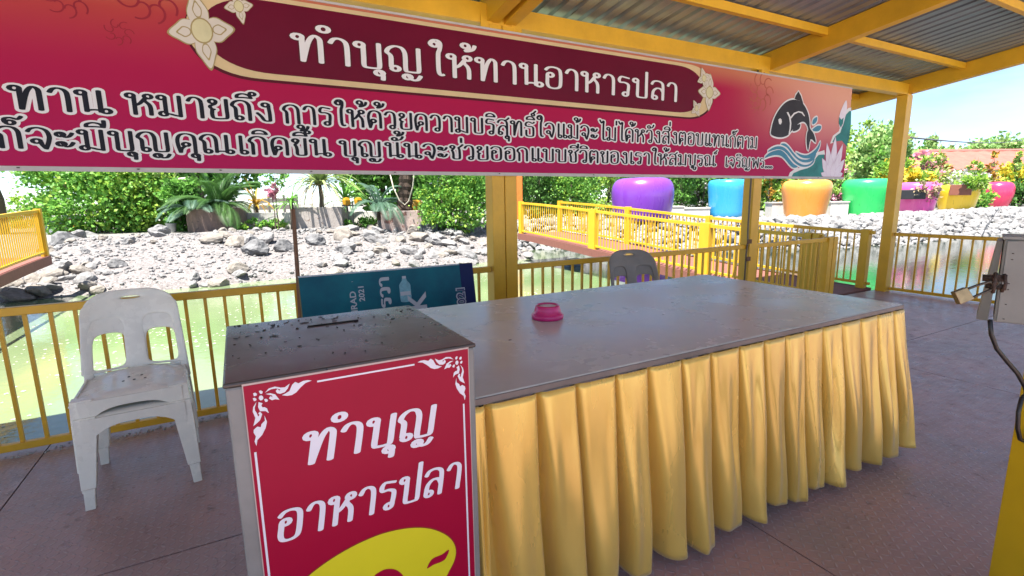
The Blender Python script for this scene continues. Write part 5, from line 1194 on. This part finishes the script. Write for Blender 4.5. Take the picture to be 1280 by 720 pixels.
# white planters near the jars
for px, d, w_, h_, lb in ((830, 22.5, 1.6, .5, 'long pale cement trough right of the purple jar'), (868, 23, 1.2, .42, 'low pale cement trough left of the blue jar'), (972, 22.2, .8, .62, 'white square planter left of the orange jar'), (1044, 22.8, .8, .6, 'pale planter under the pink flowers beside the green jar')):
    g = gpt(px, d); o = MB().box((-w_/2, -.3, -.15), (w_/2, .3, h_)).box((-w_/2-.03, -.33, h_+.002), (w_/2+.03, .33, h_+.05)).build('trough_planter', mat('pale_cement', (.5, .48, .45), .9), None); o.location = g; o.rotation_euler.z = R(-28); tag(o, lb, 'planter', 'pale planters on the far bank')
# flower garden right of the corner post
for i, (px, d, blobs, n, lm, bl, lb) in enumerate((
    (1112, 30, [((0, 0, 1.2), (1.3, .8, 1.0)), ((0, 0, 2.2), (1.1, .8, .8))], 2400, 'lime', ('yellow', 700, 1, 30), 'yellow green flowering shrubs behind the green jar'),
    (1150, 31, [((0, 0, 1.6), (1.0, .8, 1.3)), ((.2, 0, 2.8), (.8, .7, .7))], 1500, 'pale', ('pink', 500, 1, 30), 'loose pink flowering shrub behind the pink jar'),
    (1148, 27.5, [((0, 0, 1.75), (.8, .5, .42))], 500, 'lime', ('yellow', 900, 1.1, 20), 'mound of orange yellow flowers above the pink jar'),
    (1200, 34, [((0, 0, 1.7), (2.2, .8, .45)), ((.9, 0, 1.9), (1.1, .8, .4))], 900, 'pale', ('whitef', 1300, 1, 46), 'bank of white flowers behind the yellow jar'),
    (1262, 36, [((0, 0, 1.9), (2.4, .9, .7)), ((1.2, 0, 2.3), (1.6, .9, .6))], 1300, 'lime', ('yellow', 1600, 1.1, 46), 'bank of yellow flowers behind the crimson jar'),
    (1272, 33, [((0, 0, .8), (1.1, .8, .9)), ((1.3, 0, .8), (1.2, .8, 1.0))], 2600, 'dark', None, 'dark green shrubs at the right edge beside the crimson jar'),
    (1222, 31, [((0, 0, .7), (1.2, .6, .7)), ((-2.2, 0, .7), (1.0, .6, .7))], 1700, 'bright', None, 'low green shrubs between the yellow and crimson jars'))):
    plant('flower_shrub', gpt(px, d), blobs, n, .2, .075, lm, lb, 'shrub', blossoms=bl)
for i, (px, d, lb) in enumerate(((1172, 33, 'gold leaved cone shrub nearest the corner post'), (1212, 34, 'gold leaved cone shrub second from the corner post'), (1234, 34.5, 'gold leaved cone shrub third from the corner post'), (1263, 35, 'gold leaved cone shrub farthest right before the red roof'))):
    plant('cone_shrub', gpt(px, d), [((0, 0, 1.6), (.5, .5, .9)), ((0, 0, 2.5), (.36, .36, .7)), ((0, 0, 3.1), (.2, .2, .5))], 800, .2, .07, 'gold' if i % 2 == 0 else 'lime', lb, 'shrub', 'gold cone shrubs before the red roofed building')
palm_pl = gpt(1197, 28.2); plant('hanging_plant', (J2[1]-.5, J2[2]-.6, J2[3]+J2[5]*.98), [((0, -.3, .12), (.85, .5, .3))], 900, .22, .06, 'lime', 'yellow green spilling plant in the brown hanging planter', 'plant')
plant('hanging_plant', (J[1]-.75, J[2]-.55, J[3]+J[5]*.72), [((0, -.2, .1), (.5, .35, .28)), ((.2, -.3, -.2), (.3, .2, .3))], 260, .18, .04, 'dry', 'straggly plant hanging from the pink jar planter', 'plant', blossoms=('pink', 22, 1, 8))
# -- trees
def tree(px, d, h, blobs, n, L0, lm, label, name='tree', rad=.2): return plant(name, gpt(px, d), blobs, n, L0, L0*.4, lm, label, 'tree', 'trees beyond the pond', trunk=(h, rad))
tree(1096, 38, 3.2, [((0, 0, 4.0), (1.9, 1.6, 1.7)), ((-1.2, 0, 3.0), (1.4, 1.2, 1.5)), ((1.1, 0, 3.2), (1.4, 1.2, 1.4)), ((0, 0, 2.3), (2.0, 1.4, 1.3)), ((.3, 0, 5.0), (1.2, 1.0, .8))], 7500, .3, 'tree', 'round light green tree left of the corner post')
tree(1068, 42, 4.5, [((0, 0, 4.8), (1.0, 1, 1.6)), ((.2, 0, 6.0), (.8, .7, .8))], 500, .3, 'pale', 'thin sparse tree at the right edge of the banner')
tree(1160, 56, 4.0, [((0, 0, 4.6), (2.6, 2, 1.5)), ((2.0, 0, 4.3), (2.0, 1.5, 1.1)), ((-2, 0, 5.2), (1.6, 1.5, 1.3))], 4200, .42, 'tree', 'spreading pale tree just right of the corner post')
tree(1236, 70, 4.4, [((0, 0, 6.4), (4.2, 2.6, 1.5)), ((3.4, 0, 5.8), (2.6, 2, 1.2)), ((-3.4, 0, 5.7), (2.6, 2, 1.1))], 5200, .5, 'tree', 'wide flat topped tree above the red roof')
BGT = [(-90, 30, 'dark', 'dark tree at far left beyond the footbridge'), (165, 34, 'dark', 'dark tree behind the big rounded bush'), (250, 27, 'mid', 'leafy tree behind the fern palms'), (480, 33, 'mid', 'mid green tree behind the dark palm trunk'), (560, 30, 'mid', 'tall tree behind the upright green bush'),
       (640, 32, 'dark', 'dark tree behind the orange pillar'), (720, 33, 'mid', 'tree behind the clipped hedge'), (800, 36, 'bright', 'tree behind the purple jar'), (870, 35, 'mid', 'tree behind the blue jar'), (950, 34, 'bright', 'bright tree behind the second pavilion post'), (1020, 36, 'lime', 'yellow green tree behind the orange jar')]
for i, (px, d, lm, lb) in enumerate(BGT):
    r = random.Random(i+60); h = r.uniform(2.4, 3.2)
    tree(px, d, h, [((r.uniform(-.4, .4), 0, h+.6), (2.0, 1.6, 1.7)), ((-1.4, 0, h-.4), (1.5, 1.2, 1.5)), ((1.4, .2, h-.3), (1.5, 1.2, 1.5)), ((0, 0, h-1.2), (2.0, 1.3, 1.3)), ((.3, 0, h+2), (1.4, 1.2, 1.2))], 6500, .3, lm, lb)
# big leaning trunk at the far left
o = plant('tree', gpt(-12, 17.5), [((.2, 0, 3.1), (1.3, 1, .7)), ((-1, 0, 3.3), (1.4, 1, .8))], 2200, .16, .06, 'mid', 'thick leaning trunk of a tree at the left edge above the footbridge', 'tree', 'trees beyond the pond', trunk=(3.0, .3))
plant('bush', gpt(32, 23), [((0, 0, .5), (1.8, .8, .5)), ((.6, 0, .9), (1.2, .8, .45))], 2200, .14, .05, 'lime', 'low pale bushes in the sun behind the left footbridge', 'bush')

# ------------------------------------------------------------------ red roofed building and cable
p = gpt(1225, 46); bl = empty('red_roofed_building', p, math.atan2(-.45, 1.0), 'long low building with a faded red tiled roof at far right', 'building')
L_, Wd = 30, 7; zr_ = 4.9; ze = 3.1
MB().box((-9, 0, -.5), (L_, Wd, ze)).build('wall', mat('cream_wall', (.5, .42, .34), .8), bl)
RT = mat('faded_red_tiles', (.40, .10, .075), .75, .16, 1.5, bump=.3, bscale=10)
mb = MB(); n = 60
for side in (0, 1):
    V = []; F = []
    for i in range(n+1):
        x = -9.6+(L_+10.2)*i/n; z0 = .05*(i % 2)
        ya, yb = (-.7, Wd/2) if side == 0 else (Wd+.7, Wd/2)
        V += [(x, ya, ze-.2+z0), (x, yb, zr_+z0)]
    for i in range(n): F.append((2*i, 2*i+2, 2*i+3, 2*i+1))
    mb.add(V, F)
mb.build('roof', RT, bl)
MB().bar((-9.6, Wd/2, zr_+.08), (L_+.6, Wd/2, zr_+.08), .3, .16).build('ridge_cap', mat('ridge_pale', (.5, .24, .2), .8), bl)
for k in range(6): MB().box((-6+k*5, -.06, 1.0), (-4.2+k*5, -.002, 2.3)).build('window', mat('dark_window', (.05, .06, .07), .2), bl)
c0 = Vector((8.85, 3.98, 2.33)); far = pt(1300, 165.5, 40)
pts = [c0.lerp(far, i/20)+Vector((0, 0, -.35*4*(i/20)*(1-i/20))) for i in range(21)]
o = MB().tube(pts, .014, 6).build('overhead_cable', mat('cable_grey', (.1, .1, .11), .6), None, smooth=True); tag(o, 'thin overhead cable running from the corner post across the sky', 'cable')
MB().box((8.846, 3.95, 2.30), (8.99, 4.0, 2.35)).build('cable_bracket', YEL, pav)
